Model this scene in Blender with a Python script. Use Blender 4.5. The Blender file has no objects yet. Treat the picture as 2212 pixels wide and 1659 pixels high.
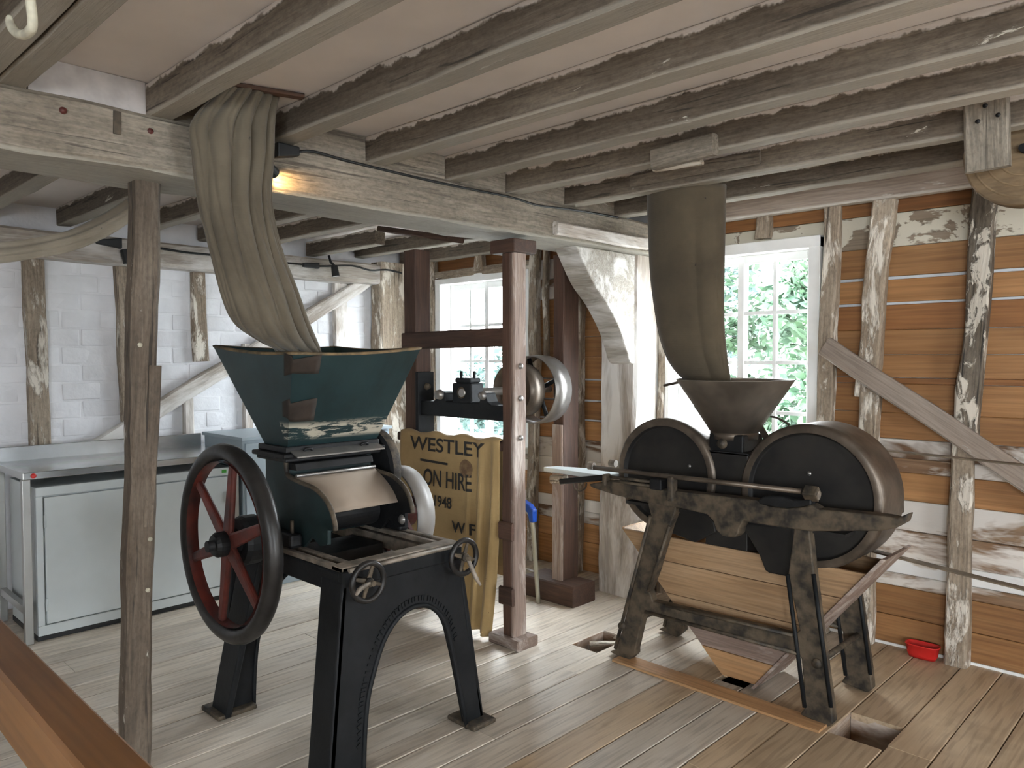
import bpy, bmesh, math, random
import numpy as np
from mathutils import Vector, Matrix, noise

random.seed(7)
sc = bpy.context.scene
col = sc.collection
R = math.radians

# ---------------------------------------------------------------- camera
CAM_LOC = Vector((0, 0, 1.55))
RIGHT = Vector((0.71885, 0.69515, -0.00157)).normalized()
FWD = Vector((-0.69473, 0.71840, -0.03542)).normalized()
UP = RIGHT.cross(FWD).normalized()
FPX, CX, CY = 1661.0, 1106.0, 829.5
cd = bpy.data.cameras.new('camera')
cd.sensor_width = 36.0
cd.lens = FPX / 2212.0 * 36.0
cd.clip_start = 0.02
cam = bpy.data.objects.new('camera', cd)
col.objects.link(cam)
cam.matrix_world = Matrix(((RIGHT.x, UP.x, -FWD.x, CAM_LOC.x), (RIGHT.y, UP.y, -FWD.y, CAM_LOC.y),
                           (RIGHT.z, UP.z, -FWD.z, CAM_LOC.z), (0, 0, 0, 1)))
sc.camera = cam

# ---------------------------------------------------------------- sky, light, exposure
SKY = 13.0
world = bpy.data.worlds.new('sky'); sc.world = world
world.use_nodes = True
_bg = world.node_tree.nodes['Background']
_bg.inputs[0].default_value = (0.86, 0.94, 1.0, 1)
_bg.inputs[1].default_value = SKY

def portal(loc, normal, w, h):
    l = bpy.data.lights.new('window_daylight', 'AREA')
    l.shape = 'RECTANGLE'; l.size = w; l.size_y = h
    l.cycles.is_portal = True
    o = bpy.data.objects.new('window_daylight', l); col.objects.link(o)
    n = Vector(normal)
    o.rotation_euler = n.to_track_quat('-Z', 'Z').to_euler()
    o.location = loc

RX0, RX1, RY0, RY1, CEIL = -5.5, 4.0, -3.0, 4.35, 2.5
WINS_R = [(-5.02, -4.0), (-2.76, -1.79), (1.7, 2.7)]      # along the boarded wall, y = RY1
WZ0, WZ1 = 0.86, 2.18
FILL_WINS_E = [(.9, 1.9)]  # unseen end wall openings, placed to add fill light
FILL_WINS_B = [(.9, 1.9), (2.7, 3.7)]  # unseen openings behind the camera, added for fill light
for a, b in WINS_R: portal(((a+b)/2, RY1+.12, (WZ0+WZ1)/2), (0, -1, 0), b-a, WZ1-WZ0)
for a, b in FILL_WINS_E: portal((RX1+.12, (a+b)/2, (WZ0+WZ1)/2), (-1, 0, 0), b-a, WZ1-WZ0)
for a, b in FILL_WINS_B: portal(((a+b)/2, RY0-.12, (WZ0+WZ1)/2), (0, 1, 0), b-a, WZ1-WZ0)

sc.view_settings.view_transform = 'Standard'
sc.view_settings.look = 'None'
sc.view_settings.gamma = 1.0
sc.view_settings.use_curve_mapping = False
sc.view_settings.exposure = 1.5
sc.cycles.max_bounces = 7
sc.cycles.diffuse_bounces = 5
sc.cycles.glossy_bounces = 3
sc.cycles.transparent_max_bounces = 10
sc.cycles.use_denoising = True
sc.cycles.use_adaptive_sampling = True
sc.cycles.adaptive_threshold = 0.14
sc.cycles.adaptive_min_samples = 16
sc.cycles.sample_clamp_indirect = 8.0
sc.cycles.caustics_reflective = False
sc.cycles.caustics_refractive = False

# ---------------------------------------------------------------- helpers
def at(px, py, ax, val):
    """The point where the sight line through a photograph point meets the world plane ax = val."""
    d = RIGHT*((px-CX)/FPX) + UP*(-(py-CY)/FPX) + FWD
    i = 'xyz'.index(ax)
    t = (val - CAM_LOC[i]) / d[i]
    return CAM_LOC + d*t

WM = {}
def world_m(o): return WM.get(o.name, Matrix.Identity(4))

def link(o, m, parent=None):
    col.objects.link(o)
    WM[o.name] = m.copy()
    o.matrix_basis = m
    if parent is not None:
        o.parent = parent
        o.matrix_parent_inverse = world_m(parent).inverted()
    return o

def thing(name, label, cat, loc=(0, 0, 0), group=None):
    o = bpy.data.objects.new(name, None)
    o.empty_display_size = .1
    link(o, Matrix.Translation(Vector(loc)))
    o['label'] = label; o['category'] = cat
    if group: o['group'] = group
    return o

def tag(o, label, cat, group=None):
    o['label'] = label; o['category'] = cat
    if group: o['group'] = group
    return o

def struct(o, label=None):
    o['kind'] = 'structure'
    if label: o['label'] = label
    return o

class MB:
    def __init__(s): s.v = []; s.f = []; s.sm = []
    def add(s, vs, fs, smooth=False):
        k = len(s.v); s.v += [Vector(p) for p in vs]
        s.f += [tuple(i+k for i in f) for f in fs]; s.sm += [smooth]*len(fs)
        return s
    def box(s, x0, x1, y0, y1, z0, z1):
        vs = [(x, y, z) for z in (z0, z1) for y in (y0, y1) for x in (x0, x1)]
        return s.add(vs, [(0,2,3,1),(4,5,7,6),(0,1,5,4),(2,6,7,3),(0,4,6,2),(1,3,7,5)])
    def hexa(s, p):            # 8 points: bottom loop 4, top loop 4
        return s.add(p, [(3,2,1,0),(4,5,6,7),(0,1,5,4),(1,2,6,5),(2,3,7,6),(3,0,4,7)])
    def prism(s, pts, d, bev=0):      # planar outline pts (3D) extruded by vector d
        n = len(pts); d = Vector(d)
        a = [Vector(p) for p in pts]; b = [p+d for p in a]
        nrm = Vector((0, 0, 0))
        for i in range(n): nrm += a[i].cross(a[(i+1) % n])
        if nrm.dot(d) > 0: fs = [tuple(range(n))[::-1], tuple(range(n, 2*n))]; side = [(i, (i+1) % n, n+(i+1) % n, n+i) for i in range(n)]
        else: fs = [tuple(range(n)), tuple(range(n, 2*n))[::-1]]; side = [((i+1) % n, i, n+i, n+(i+1) % n) for i in range(n)]
        return s.add(a+b, fs+side)
    def tube(s, pts, r, seg=10, caps=True, closed=False):
        pts = [Vector(p) for p in pts]; n = len(pts)
        rs = r if isinstance(r, (list, tuple)) else [r]*n
        k = len(s.v); prev = None; vs = []
        for i, p in enumerate(pts):
            if closed: t = (pts[(i+1) % n]-pts[i-1]).normalized()
            else: t = (pts[min(i+1, n-1)]-pts[max(i-1, 0)]).normalized()
            if prev is None:
                a = Vector((0, 0, 1)) if abs(t.z) < .9 else Vector((1, 0, 0))
                u = t.cross(a).normalized()
            else:
                u = (prev - t*prev.dot(t)).normalized()
            prev = u; w = t.cross(u)
            for j in range(seg):
                an = 2*math.pi*j/seg
                vs.append(p + (u*math.cos(an)+w*math.sin(an))*rs[i])
        fs = []
        m = n if closed else n-1
        for i in range(m):
            i2 = (i+1) % n
            for j in range(seg):
                j2 = (j+1) % seg
                fs.append((i*seg+j, i*seg+j2, i2*seg+j2, i2*seg+j))
        s.add(vs, fs, True)
        if caps and not closed:
            s.f.append(tuple(k+j for j in range(seg))[::-1]); s.sm.append(False)
            s.f.append(tuple(k+(n-1)*seg+j for j in range(seg))); s.sm.append(False)
        return s
    def lathe(s, c, axis, prof, seg=32, closed=False, smooth=True, a0=0, a1=2*math.pi):
        """prof: list of (radius, distance along axis)."""
        c = Vector(c); ax = Vector(axis).normalized()
        a = Vector((0, 0, 1)) if abs(ax.z) < .9 else Vector((1, 0, 0))
        u = ax.cross(a).normalized(); w = ax.cross(u)
        vs = []; n = len(prof); full = abs(a1-a0-2*math.pi) < 1e-6
        ns = seg if full else seg+1
        for j in range(ns):
            an = a0+(a1-a0)*j/seg
            d = u*math.cos(an)+w*math.sin(an)
            for r, h in prof: vs.append(c+d*r+ax*h)
        fs = []
        for j in range(seg):
            j2 = (j+1) % ns
            for i in range(n if closed else n-1):
                i2 = (i+1) % n
                fs.append((j*n+i, j2*n+i, j2*n+i2, j*n+i2))
        return s.add(vs, fs, smooth)
    def grid(s, rows, smooth=True, closeu=False):
        k = len(rows); n = len(rows[0]); vs = [p for r in rows for p in r]; fs = []
        for i in range(k-1):
            for j in range(n if closeu else n-1):
                j2 = (j+1) % n
                fs.append((i*n+j, i*n+j2, (i+1)*n+j2, (i+1)*n+j))
        return s.add(vs, fs, smooth)
    def build(s, name, mat, parent=None, origin=None, bevel=0, bseg=2, solid=0, auto=None):
        if origin is None:
            lo = Vector([min(p[i] for p in s.v) for i in range(3)]); hi = Vector([max(p[i] for p in s.v) for i in range(3)])
            origin = (lo+hi)/2
        origin = Vector(origin)
        me = bpy.data.meshes.new(name)
        me.from_pydata([tuple(p-origin) for p in s.v], [], s.f)
        me.polygons.foreach_set('use_smooth', s.sm)
        me.update()
        bm = bmesh.new(); bm.from_mesh(me)
        bmesh.ops.recalc_face_normals(bm, faces=bm.faces)
        bm.to_mesh(me); bm.free()
        me.materials.append(mat)
        o = bpy.data.objects.new(name, me)
        link(o, Matrix.Translation(origin), parent)
        if solid:
            m = o.modifiers.new('thick', 'SOLIDIFY'); m.thickness = solid; m.offset = 0
        if bevel:
            m = o.modifiers.new('bevel', 'BEVEL'); m.width = bevel; m.segments = bseg; m.limit_method = 'ANGLE'; m.angle_limit = R(40)
            m.harden_normals = False
        return o

def frame_m(p0, p1, up=(0, 0, 1)):
    p0 = Vector(p0); p1 = Vector(p1)
    x = (p1-p0).normalized(); u = Vector(up)
    y = u.cross(x)
    if y.length < 1e-4: y = Vector((0, 1, 0)).cross(x) if abs(x.y) < .9 else Vector((1, 0, 0)).cross(x)
    y.normalize(); z = x.cross(y)
    c = (p0+p1)/2
    return Matrix(((x.x, y.x, z.x, c.x), (x.y, y.y, z.y, c.y), (x.z, y.z, z.z, c.z), (0, 0, 0, 1))), (p1-p0).length

_tseed = [0]
def timber(name, p0, p1, w, h, mat, parent=None, up=(0, 0, 1), jit=.004, seg=None, ch=.008, taper=1.0, bow=0.0, tag_=None):
    """A sawn or hewn timber: length along its own X, width w (Y), height h (Z)."""
    m, L = frame_m(p0, p1, up)
    if seg is None: seg = max(2, min(14, int(L/.16)))
    _tseed[0] += 1
    sd = Vector((_tseed[0]*7.31, _tseed[0]*3.17, 0))
    rows = []
    for i in range(seg+1):
        t = i/seg; x = (t-.5)*L
        k = 1+(taper-1)*t
        a, b = w/2*k, h/2*k
        by = bow*math.sin(math.pi*t)
        ring = [(-a, -b+ch), (-a, b-ch), (-a+ch, b), (a-ch, b), (a, b-ch), (a, -b+ch), (a-ch, -b), (-a+ch, -b)]
        row = []
        for j, (y, z) in enumerate(ring):
            if jit:
                nv = noise.noise_vector(Vector((x*3.1, y*5, z*5))+sd)*jit*1.6 + noise.noise_vector(Vector((x*11, y*9, z*9))+sd)*jit*.7
                dx = 0
                row.append(Vector((x+dx, y+nv.y+by, z+nv.z)))
            else: row.append(Vector((x, y+by, z)))
        rows.append(row)
    mb = MB(); mb.grid(rows, smooth=False, closeu=True)
    mb.f.append(tuple(range(8))); mb.sm.append(False)
    mb.f.append(tuple(seg*8+j for j in range(8))[::-1]); mb.sm.append(False)
    me = bpy.data.meshes.new(name)
    me.from_pydata([tuple(p) for p in mb.v], [], mb.f); me.update()
    bm = bmesh.new(); bm.from_mesh(me); bmesh.ops.recalc_face_normals(bm, faces=bm.faces); bm.to_mesh(me); bm.free()
    me.materials.append(mat)
    o = bpy.data.objects.new(name, me)
    return link(o, m, parent)

# ---------------------------------------------------------------- materials
def nt_new(name):
    m = bpy.data.materials.new(name); m.use_nodes = True
    nt = m.node_tree; b = nt.nodes['Principled BSDF']
    return m, nt, b
def nd(nt, t, **kw):
    n = nt.nodes.new(t)
    for k, v in kw.items(): setattr(n, k, v)
    return n
def ramp(nt, stops, src):
    r = nd(nt, 'ShaderNodeValToRGB'); e = r.color_ramp.elements
    while len(e) < len(stops): e.new(.5)
    for i, (p, c) in enumerate(stops):
        e[i].position = p; e[i].color = (*c, 1) if len(c) == 3 else c
    nt.links.new(src, r.inputs[0]); return r.outputs[0]
def mapping(nt, scale, rnd=True, coord='Object'):
    tc = nd(nt, 'ShaderNodeTexCoord'); mp = nd(nt, 'ShaderNodeMapping')
    mp.inputs['Scale'].default_value = scale
    nt.links.new(tc.outputs[coord], mp.inputs[0])
    if rnd:
        oi = nd(nt, 'ShaderNodeObjectInfo'); mu = nd(nt, 'ShaderNodeMath', operation='MULTIPLY')
        mu.inputs[1].default_value = 57.3
        nt.links.new(oi.outputs['Random'], mu.inputs[0]); nt.links.new(mu.outputs[0], mp.inputs['Location'])
    return mp.outputs[0]
def noise_n(nt, vec, scale, detail=6, rough=.6, dist=0):
    n = nd(nt, 'ShaderNodeTexNoise'); n.inputs['Scale'].default_value = scale
    n.inputs['Detail'].default_value = detail; n.inputs['Roughness'].default_value = rough; n.inputs['Distortion'].default_value = dist
    nt.links.new(vec, n.inputs['Vector']); return n.outputs[0]
def mix(nt, fac, a, b, blend='MIX'):
    x = nd(nt, 'ShaderNodeMix', data_type='RGBA', blend_type=blend)
    for s, v in ((0, fac), (6, a), (7, b)):
        if hasattr(v, 'node'): nt.links.new(v, x.inputs[s])
        elif isinstance(v, (int, float)): x.inputs[s].default_value = v
        else: x.inputs[s].default_value = (*v, 1)
    return x.outputs[2]
def bump(nt, b, h, strength=.3, dist=.01):
    n = nd(nt, 'ShaderNodeBump'); n.inputs['Strength'].default_value = strength; n.inputs['Distance'].default_value = dist
    nt.links.new(h, n.inputs['Height']); nt.links.new(n.outputs[0], b.inputs['Normal'])
def rand_val(nt, colr, lo=.85, hi=1.12):
    oi = nd(nt, 'ShaderNodeObjectInfo'); mr = nd(nt, 'ShaderNodeMapRange')
    mr.inputs['To Min'].default_value = lo; mr.inputs['To Max'].default_value = hi
    nt.links.new(oi.outputs['Random'], mr.inputs[0])
    hs = nd(nt, 'ShaderNodeHueSaturation'); nt.links.new(mr.outputs[0], hs.inputs['Value']); nt.links.new(colr, hs.inputs['Color'])
    return hs.outputs[0]

def wood(name, dark, mid, light, gs=9, stretch=.09, rough=.75, paint=None, pamt=.5, pscale=3.0, pstretch=.35, bs=.35, vr=(.85, 1.12), psharp=.08, knots=False, ztop=None, zbot=None, crack=0):
    """Grain runs along the object's own X. paint: colour of a film left on part of the surface."""
    m, nt, b = nt_new(name)
    v = mapping(nt, (stretch, 1, 1))
    g = noise_n(nt, v, gs*4, 4, .65, 1.2)
    c = ramp(nt, [(.28, dark), (.5, mid), (.72, light)], g)
    v2 = mapping(nt, (.5, 1, 1)); l = noise_n(nt, v2, 2.2, 2, .6)
    c = mix(nt, .55, c, ramp(nt, [(.3, dark), (.52, mid), (.7, light)], l))
    v3 = mapping(nt, (stretch*.5, 1, 1)); w = noise_n(nt, v3, gs*14, 1, .5)
    c = mix(nt, .35, c, ramp(nt, [(.35, (.35, .35, .35)), (.6, (1, 1, 1))], w), 'MULTIPLY')
    if knots:
        vk = mapping(nt, (.45, 1, 1)); vo = nd(nt, 'ShaderNodeTexVoronoi'); vo.inputs['Scale'].default_value = 3.2
        nt.links.new(vk, vo.inputs['Vector'])
        c = mix(nt, ramp(nt, [(0.05, (1, 1, 1)), (.1, (0, 0, 0))], vo.outputs['Distance']), c, tuple(x*.35 for x in dark))
    if crack:
        kn_ = noise_n(nt, mapping(nt, (stretch*.45, 1, 1)), gs*5, 3, .6, .6)
        sp_ = noise_n(nt, mapping(nt, (.5, 1, 1)), 70, 2, .7)
        c = mix(nt, .42, c, ramp(nt, [(.32, (.45, .43, .40)), (.5, (1, 1, 1)), (.68, (1.35, 1.33, 1.3))], sp_), 'MULTIPLY')
        c = mix(nt, ramp(nt, [(.36-.03, (crack, crack, crack)), (.36+.03, (0, 0, 0))], kn_), c, tuple(x*.3 for x in dark))
    if paint is not None:
        vp = mapping(nt, (pstretch, 1, 1)); pn = noise_n(nt, vp, pscale, 5, .68, .4)
        pm = ramp(nt, [(pamt-psharp, (0, 0, 0)), (pamt+psharp, (1, 1, 1))], pn)
        c = mix(nt, pm, c, paint)
        hsum = nd(nt, 'ShaderNodeMath', operation='ADD'); nt.links.new(pm, hsum.inputs[0]); nt.links.new(g, hsum.inputs[1]); hh = hsum.outputs[0]
    else: hh = g
    if zbot is not None:      # limewash left on the undersides
        th, am, zc, fa = zbot
        tc = nd(nt, 'ShaderNodeTexCoord'); sx = nd(nt, 'ShaderNodeSeparateXYZ'); nt.links.new(tc.outputs['Object'], sx.inputs[0])
        zn = noise_n(nt, mapping(nt, (.3, 1, 1)), 7, 4, .7)
        ma = nd(nt, 'ShaderNodeMath', operation='MULTIPLY_ADD'); ma.inputs[1].default_value = am; nt.links.new(zn, ma.inputs[0]); nt.links.new(sx.outputs[2], ma.inputs[2])
        mr = nd(nt, 'ShaderNodeMapRange'); mr.inputs[1].default_value = -th+am*.5+.004; mr.inputs[2].default_value = -th+am*.5-.004; mr.inputs[4].default_value = fa
        nt.links.new(ma.outputs[0], mr.inputs[0]); c = mix(nt, mr.outputs[0], c, zc)
    if ztop is not None:      # ragged film of ceiling limewash running down the sides from the top edge
        th, am, zc = ztop
        tc = nd(nt, 'ShaderNodeTexCoord'); sx = nd(nt, 'ShaderNodeSeparateXYZ'); nt.links.new(tc.outputs['Object'], sx.inputs[0])
        zn = noise_n(nt, mapping(nt, (1, 1, 1)), 9, 4, .7)
        ma = nd(nt, 'ShaderNodeMath', operation='MULTIPLY_ADD'); ma.inputs[1].default_value = am; nt.links.new(zn, ma.inputs[0]); nt.links.new(sx.outputs[2], ma.inputs[2])
        c = mix(nt, ramp(nt, [(th+am*.5-.002, (0, 0, 0)), (th+am*.5+.002, (1, 1, 1))], ma.outputs[0]), c, zc)
    c = rand_val(nt, c, *vr)
    nt.links.new(c, b.inputs['Base Color']); b.inputs['Roughness'].default_value = rough
    bump(nt, b, hh, bs, .006)
    return m

def plain(name, c, rough=.6, metal=0, var=.12, scale=8, bs=.15, c2=None, spec=None, bd=.003):
    m, nt, b = nt_new(name)
    v = mapping(nt, (1, 1, 1)); n = noise_n(nt, v, scale, 3, .6)
    c2 = c2 or tuple(x*(1-var*2.5) for x in c)
    cc = ramp(nt, [(.35, c2), (.62, c)], n)
    nt.links.new(cc, b.inputs['Base Color']); b.inputs['Roughness'].default_value = rough; b.inputs['Metallic'].default_value = metal
    if spec is not None: b.inputs['Specular IOR Level'].default_value = spec
    if bs: bump(nt, b, noise_n(nt, v, scale*5, 2, .6), bs, bd)
    return m

M = {}
M['joist'] = wood('old_grey_joist_timber', (.072, .054, .037), (.135, .105, .076), (.215, .175, .132), paint=(.54, .49, .41), pamt=.69, pscale=13, pstretch=.3, psharp=.02, bs=.6, ztop=(.040, .07, (.58, .52, .47)), zbot=(.050, .02, (.45, .41, .345), .5), crack=.8)
M['beam'] = wood('old_grey_beam_timber', (.12, .098, .072), (.22, .185, .142), (.32, .28, .225), paint=(.56, .53, .46), pamt=.68, pscale=9, pstretch=.2, psharp=.03, bs=.6, zbot=(.088, .02, (.43, .415, .36), .42), crack=.7)
M['stud'] = wood('limewashed_stud_timber', (.17, .12, .078), (.33, .26, .19), (.47, .39, .30), paint=(.70, .64, .55), pamt=.56, pscale=11, pstretch=.3, psharp=.04, bs=.8, crack=.8)
M['stud_dark'] = wood('weathered_brown_timber', (.045, .035, .026), (.15, .12, .088), (.29, .235, .175), paint=(.62, .56, .47), pamt=.545, pscale=14, pstretch=.45, psharp=.03, bs=.9, crack=.9)
M['post'] = wood('hewn_post_timber', (.062, .044, .030), (.135, .100, .070), (.23, .185, .14), paint=(.60, .56, .50), pamt=.68, pscale=18, pstretch=.35, psharp=.02, bs=.7, crack=.8)
M['brown'] = wood('red_brown_sawn_timber', (.040, .020, .012), (.085, .042, .026), (.15, .078, .05), bs=.3, rough=.7)
M['brown_lit'] = wood('pale_lit_brown_timber', (.15, .10, .075), (.27, .19, .15), (.38, .29, .24), paint=(.48, .41, .36), pamt=.58, pscale=8, pstretch=.25, bs=.4)  # paler brown; on the frame posts it paints in their window-lit faces
M['board_o'] = wood('orange_pine_board', (.23, .098, .030), (.37, .178, .064), (.48, .255, .105), gs=6, stretch=.05, rough=.6, bs=.2, vr=(.8, 1.1))
M['board_d'] = wood('dark_pine_board', (.17, .065, .018), (.28, .115, .035), (.37, .17, .06), gs=6, stretch=.05, rough=.6, bs=.2)
M['board_w'] = wood('limewashed_board', (.11, .05, .022), (.25, .145, .078), (.38, .27, .175), gs=6, stretch=.06, paint=(.70, .655, .60), pamt=.475, pscale=4.5, pstretch=.28, psharp=.045, bs=.4)
M['board_c'] = wood('cream_painted_board', (.26, .19, .13), (.32, .25, .18), (.38, .30, .22), gs=6, stretch=.06, paint=(.70, .65, .53), pamt=.46, pscale=6, pstretch=.55, psharp=.012, bs=.25)
M['board_p'] = wood('white_painted_board', (.30, .20, .12), (.40, .30, .2), (.5, .4, .3), gs=6, stretch=.06, paint=(.80, .79, .77), pamt=.38, pscale=3, pstretch=.3, psharp=.03, bs=.25)
M['bin'] = wood('knotty_pine_bin_board', (.30, .165, .075), (.46, .285, .15), (.58, .39, .23), gs=7, stretch=.07, rough=.65, bs=.3, knots=True)
M['newboard'] = wood('fresh_pine_board', (.36, .18, .07), (.50, .28, .13), (.6, .37, .19), gs=6, stretch=.05, rough=.6, bs=.2)
M['rail'] = wood('varnished_handrail', (.12, .048, .013), (.20, .086, .026), (.29, .135, .048), gs=5, stretch=.06, rough=.4, bs=.1, knots=True)
M['knee'] = wood('pale_knee_timber', (.28, .24, .19), (.45, .41, .35), (.60, .57, .51), paint=(.74, .72, .68), pamt=.55, pscale=6, pstretch=.25, bs=.5)
M['plate2'] = wood('pinkish_plate_timber', (.26, .20, .155), (.37, .295, .24), (.46, .385, .325), paint=(.66, .61, .55), pamt=.64, pscale=7, pstretch=.3, psharp=.03, bs=.3, zbot=(.05, .02, (.62, .58, .52), .8))
M['plate'] = wood('pale_wall_plate_timber', (.30, .24, .19), (.46, .40, .34), (.58, .53, .47), paint=(.74, .71, .67), pamt=.5, pscale=5, pstretch=.25, bs=.4)

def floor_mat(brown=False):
    m, nt, b = nt_new('brown_floorboard' if brown else 'worn_floorboard')
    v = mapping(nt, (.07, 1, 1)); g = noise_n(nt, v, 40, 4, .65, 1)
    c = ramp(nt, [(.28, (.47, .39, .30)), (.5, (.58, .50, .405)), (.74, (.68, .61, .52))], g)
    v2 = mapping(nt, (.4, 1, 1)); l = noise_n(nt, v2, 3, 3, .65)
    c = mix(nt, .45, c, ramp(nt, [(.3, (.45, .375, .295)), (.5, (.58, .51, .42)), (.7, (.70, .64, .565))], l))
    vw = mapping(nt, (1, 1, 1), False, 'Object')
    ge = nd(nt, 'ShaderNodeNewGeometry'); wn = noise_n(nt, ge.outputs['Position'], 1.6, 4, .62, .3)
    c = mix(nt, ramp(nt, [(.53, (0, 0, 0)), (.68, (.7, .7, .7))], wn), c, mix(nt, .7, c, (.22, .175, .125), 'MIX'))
    if brown: c = mix(nt, 1, c, (.80, .68, .54), 'MULTIPLY')  # darker, browner tint for boards towards the right
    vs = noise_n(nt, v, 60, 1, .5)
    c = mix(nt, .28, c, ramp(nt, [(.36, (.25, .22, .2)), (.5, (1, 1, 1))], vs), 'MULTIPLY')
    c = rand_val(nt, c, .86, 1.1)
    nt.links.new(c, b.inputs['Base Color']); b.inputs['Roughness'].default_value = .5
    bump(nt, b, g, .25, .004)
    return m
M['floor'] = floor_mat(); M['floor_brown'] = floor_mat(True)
M['plaster'] = plain('pale_ceiling_plaster', (.74, .68, .64), .9, 0, .04, 2.5, .12)
M['plaster2'] = plain('grey_infill_plaster', (.46, .425, .40), .9, 0, .1, 9, .2)
M['whitewall'] = plain('white_painted_brick', (.80, .80, .82), .75, 0, .04, 5, .5, bd=.006)
M['white'] = plain('white_gloss_paint', (.90, .90, .88), .4, 0, .03, 6, .05)
M['backing'] = plain('white_backing_sheet', (.82, .83, .83), .7, 0, .03, 5, .05)
M['iron'] = plain('black_iron', (.012, .012, .013), .5, 0, .3, 9, .3, c2=(.006, .006, .006), spec=.3)
M['iron_dust'] = plain('dusty_cast_iron', (.115, .086, .056), .65, .2, .2, 14, .6, c2=(.022, .018, .014))
M['iron_dark'] = plain('dark_blue_black_casting', (.0105, .0115, .013), .58, 0, .2, 7, .3, c2=(.005, .006, .007), spec=.28)
M['table_top'] = plain('worn_table_casting', (.30, .25, .20), .55, .1, .2, 14, .3, c2=(.12, .10, .08))
M['casing'] = plain('dark_steel_casing', (.026, .023, .020), .5, .1, .2, 5, .2, c2=(.012, .011, .011), spec=.35)
M['rim_steel'] = plain('brown_steel_rim', (.16, .125, .095), .38, .55, .2, 8, .2)
M['steel_grey'] = plain('worn_grey_steel', (.34, .32, .30), .36, .7, .12, 7, .15)
M['pulley_grey'] = plain('pale_grey_pulley_rim', (.30, .28, .26), .5, .2, .08, 6, .15)
M['cardboard'] = plain('tan_feed_plate', (.40, .32, .25), .8, 0, .08, 4, .1)
M['red'] = plain('red_oxide_paint', (.13, .022, .014), .5, .1, .3, 9, .25, c2=(.040, .013, .011))
M['rubber'] = plain('dark_wheel_rim', (.034, .031, .029), .38, .4, .2, 9, .2)
M['funnel'] = plain('brown_sheet_metal_funnel', (.20, .165, .13), .5, .4, .2, 4, .2, c2=(.10, .082, .065))
M['stainless'] = plain('brushed_stainless_steel', (.52, .53, .53), .26, .95, .06, 3, .05)
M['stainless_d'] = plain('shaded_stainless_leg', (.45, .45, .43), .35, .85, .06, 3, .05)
M['cabinet'] = plain('pale_grey_cabinet_paint', (.56, .60, .60), .45, 0, .03, 3, .03)
M['cabinet2'] = plain('blue_grey_cabinet_paint', (.42, .50, .55), .45, 0, .03, 3, .03)
M['black'] = plain('black_plastic', (.012, .013, .014), .5, 0, .2, 9, .1)
M['lens'] = plain('pale_lamp_lens', (.75, .76, .78), .2, 0, .02, 4, 0)
M['redplastic'] = plain('red_plastic', (.60, .022, .018), .4, 0, .1, 6, .05)
M['greenplastic'] = plain('green_sticker', (.05, .28, .03), .5, 0, .1, 6, .02)
M['blueplastic'] = plain('blue_plastic', (.012, .075, .42), .35, 0, .1, 6, .02)
M['alu'] = plain('dull_aluminium_tube', (.50, .49, .40), .35, .6, .06, 6, .05)
M['print'] = plain('black_stencil_ink', (.030, .027, .024), .9, 0, .1, 12, 0)
M['stain'] = plain('faded_seal_print', (.13, .075, .04), .95, 0, .3, 30, 0, c2=(.22, .14, .07))
M['belt'] = plain('old_leather_belt', (.17, .125, .08), .7, 0, .2, 10, .2)
M['rope'] = plain('old_white_hook_paint', (.66, .62, .48), .7, 0, .15, 14, .4)
M['wheelwood'] = wood('brown_turned_wood', (.12, .075, .035), (.22, .145, .075), (.31, .215, .12), gs=5, stretch=.4, rough=.6, bs=.2)
M['bark'] = plain('tree_bark', (.10, .075, .05), .9, 0, .2, 8, .5)
M['outside_ground'] = plain('neutral_bounce_ground', (.34, .33, .31), .95, 0, .2, 3, .4)  # ground kept neutral grey so its bounce light carries no green
M['dark'] = plain('dark_underfloor', (.035, .028, .022), .9, 0, .1, 5, .1)
M['pit'] = wood('rusty_pit_board', (.12, .05, .02), (.28, .17, .10), (.42, .33, .26), paint=(.55, .48, .42), pamt=.52, pscale=5, bs=.3)

def cloth_mat(name, c1, c2, ws=340):
    m, nt, b = nt_new(name)
    v = mapping(nt, (1, 1, 1)); n = noise_n(nt, v, 4, 6, .6)
    c = ramp(nt, [(.3, c2), (.65, c1)], n)
    wv = nd(nt, 'ShaderNodeTexWave'); wv.inputs['Scale'].default_value = ws/10; wv.inputs['Distortion'].default_value = .6; wv.bands_direction = 'Z'
    nt.links.new(v, wv.inputs['Vector'])
    s = noise_n(nt, v, 24, 2, .5)
    c = mix(nt, ramp(nt, [(.745, (0, 0, 0)), (.775, (1, 1, 1))], s), c, tuple(x*.35 for x in c2))
    nt.links.new(c, b.inputs['Base Color']); b.inputs['Roughness'].default_value = .95
    try: b.inputs['Sheen Weight'].default_value = .15
    except Exception: pass
    bump(nt, b, wv.outputs[0], .12, .002)
    return m
M['canvas'] = cloth_mat('olive_canvas', (.125, .102, .070), (.080, .064, .043))
M['canvas2'] = cloth_mat('brown_canvas', (.098, .074, .044), (.060, .045, .027))
M['canvas3'] = cloth_mat('pale_canvas', (.36, .31, .24), (.26, .22, .165))
M['burlap'] = cloth_mat('tan_hessian', (.42, .285, .125), (.30, .195, .080), 500)

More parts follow.
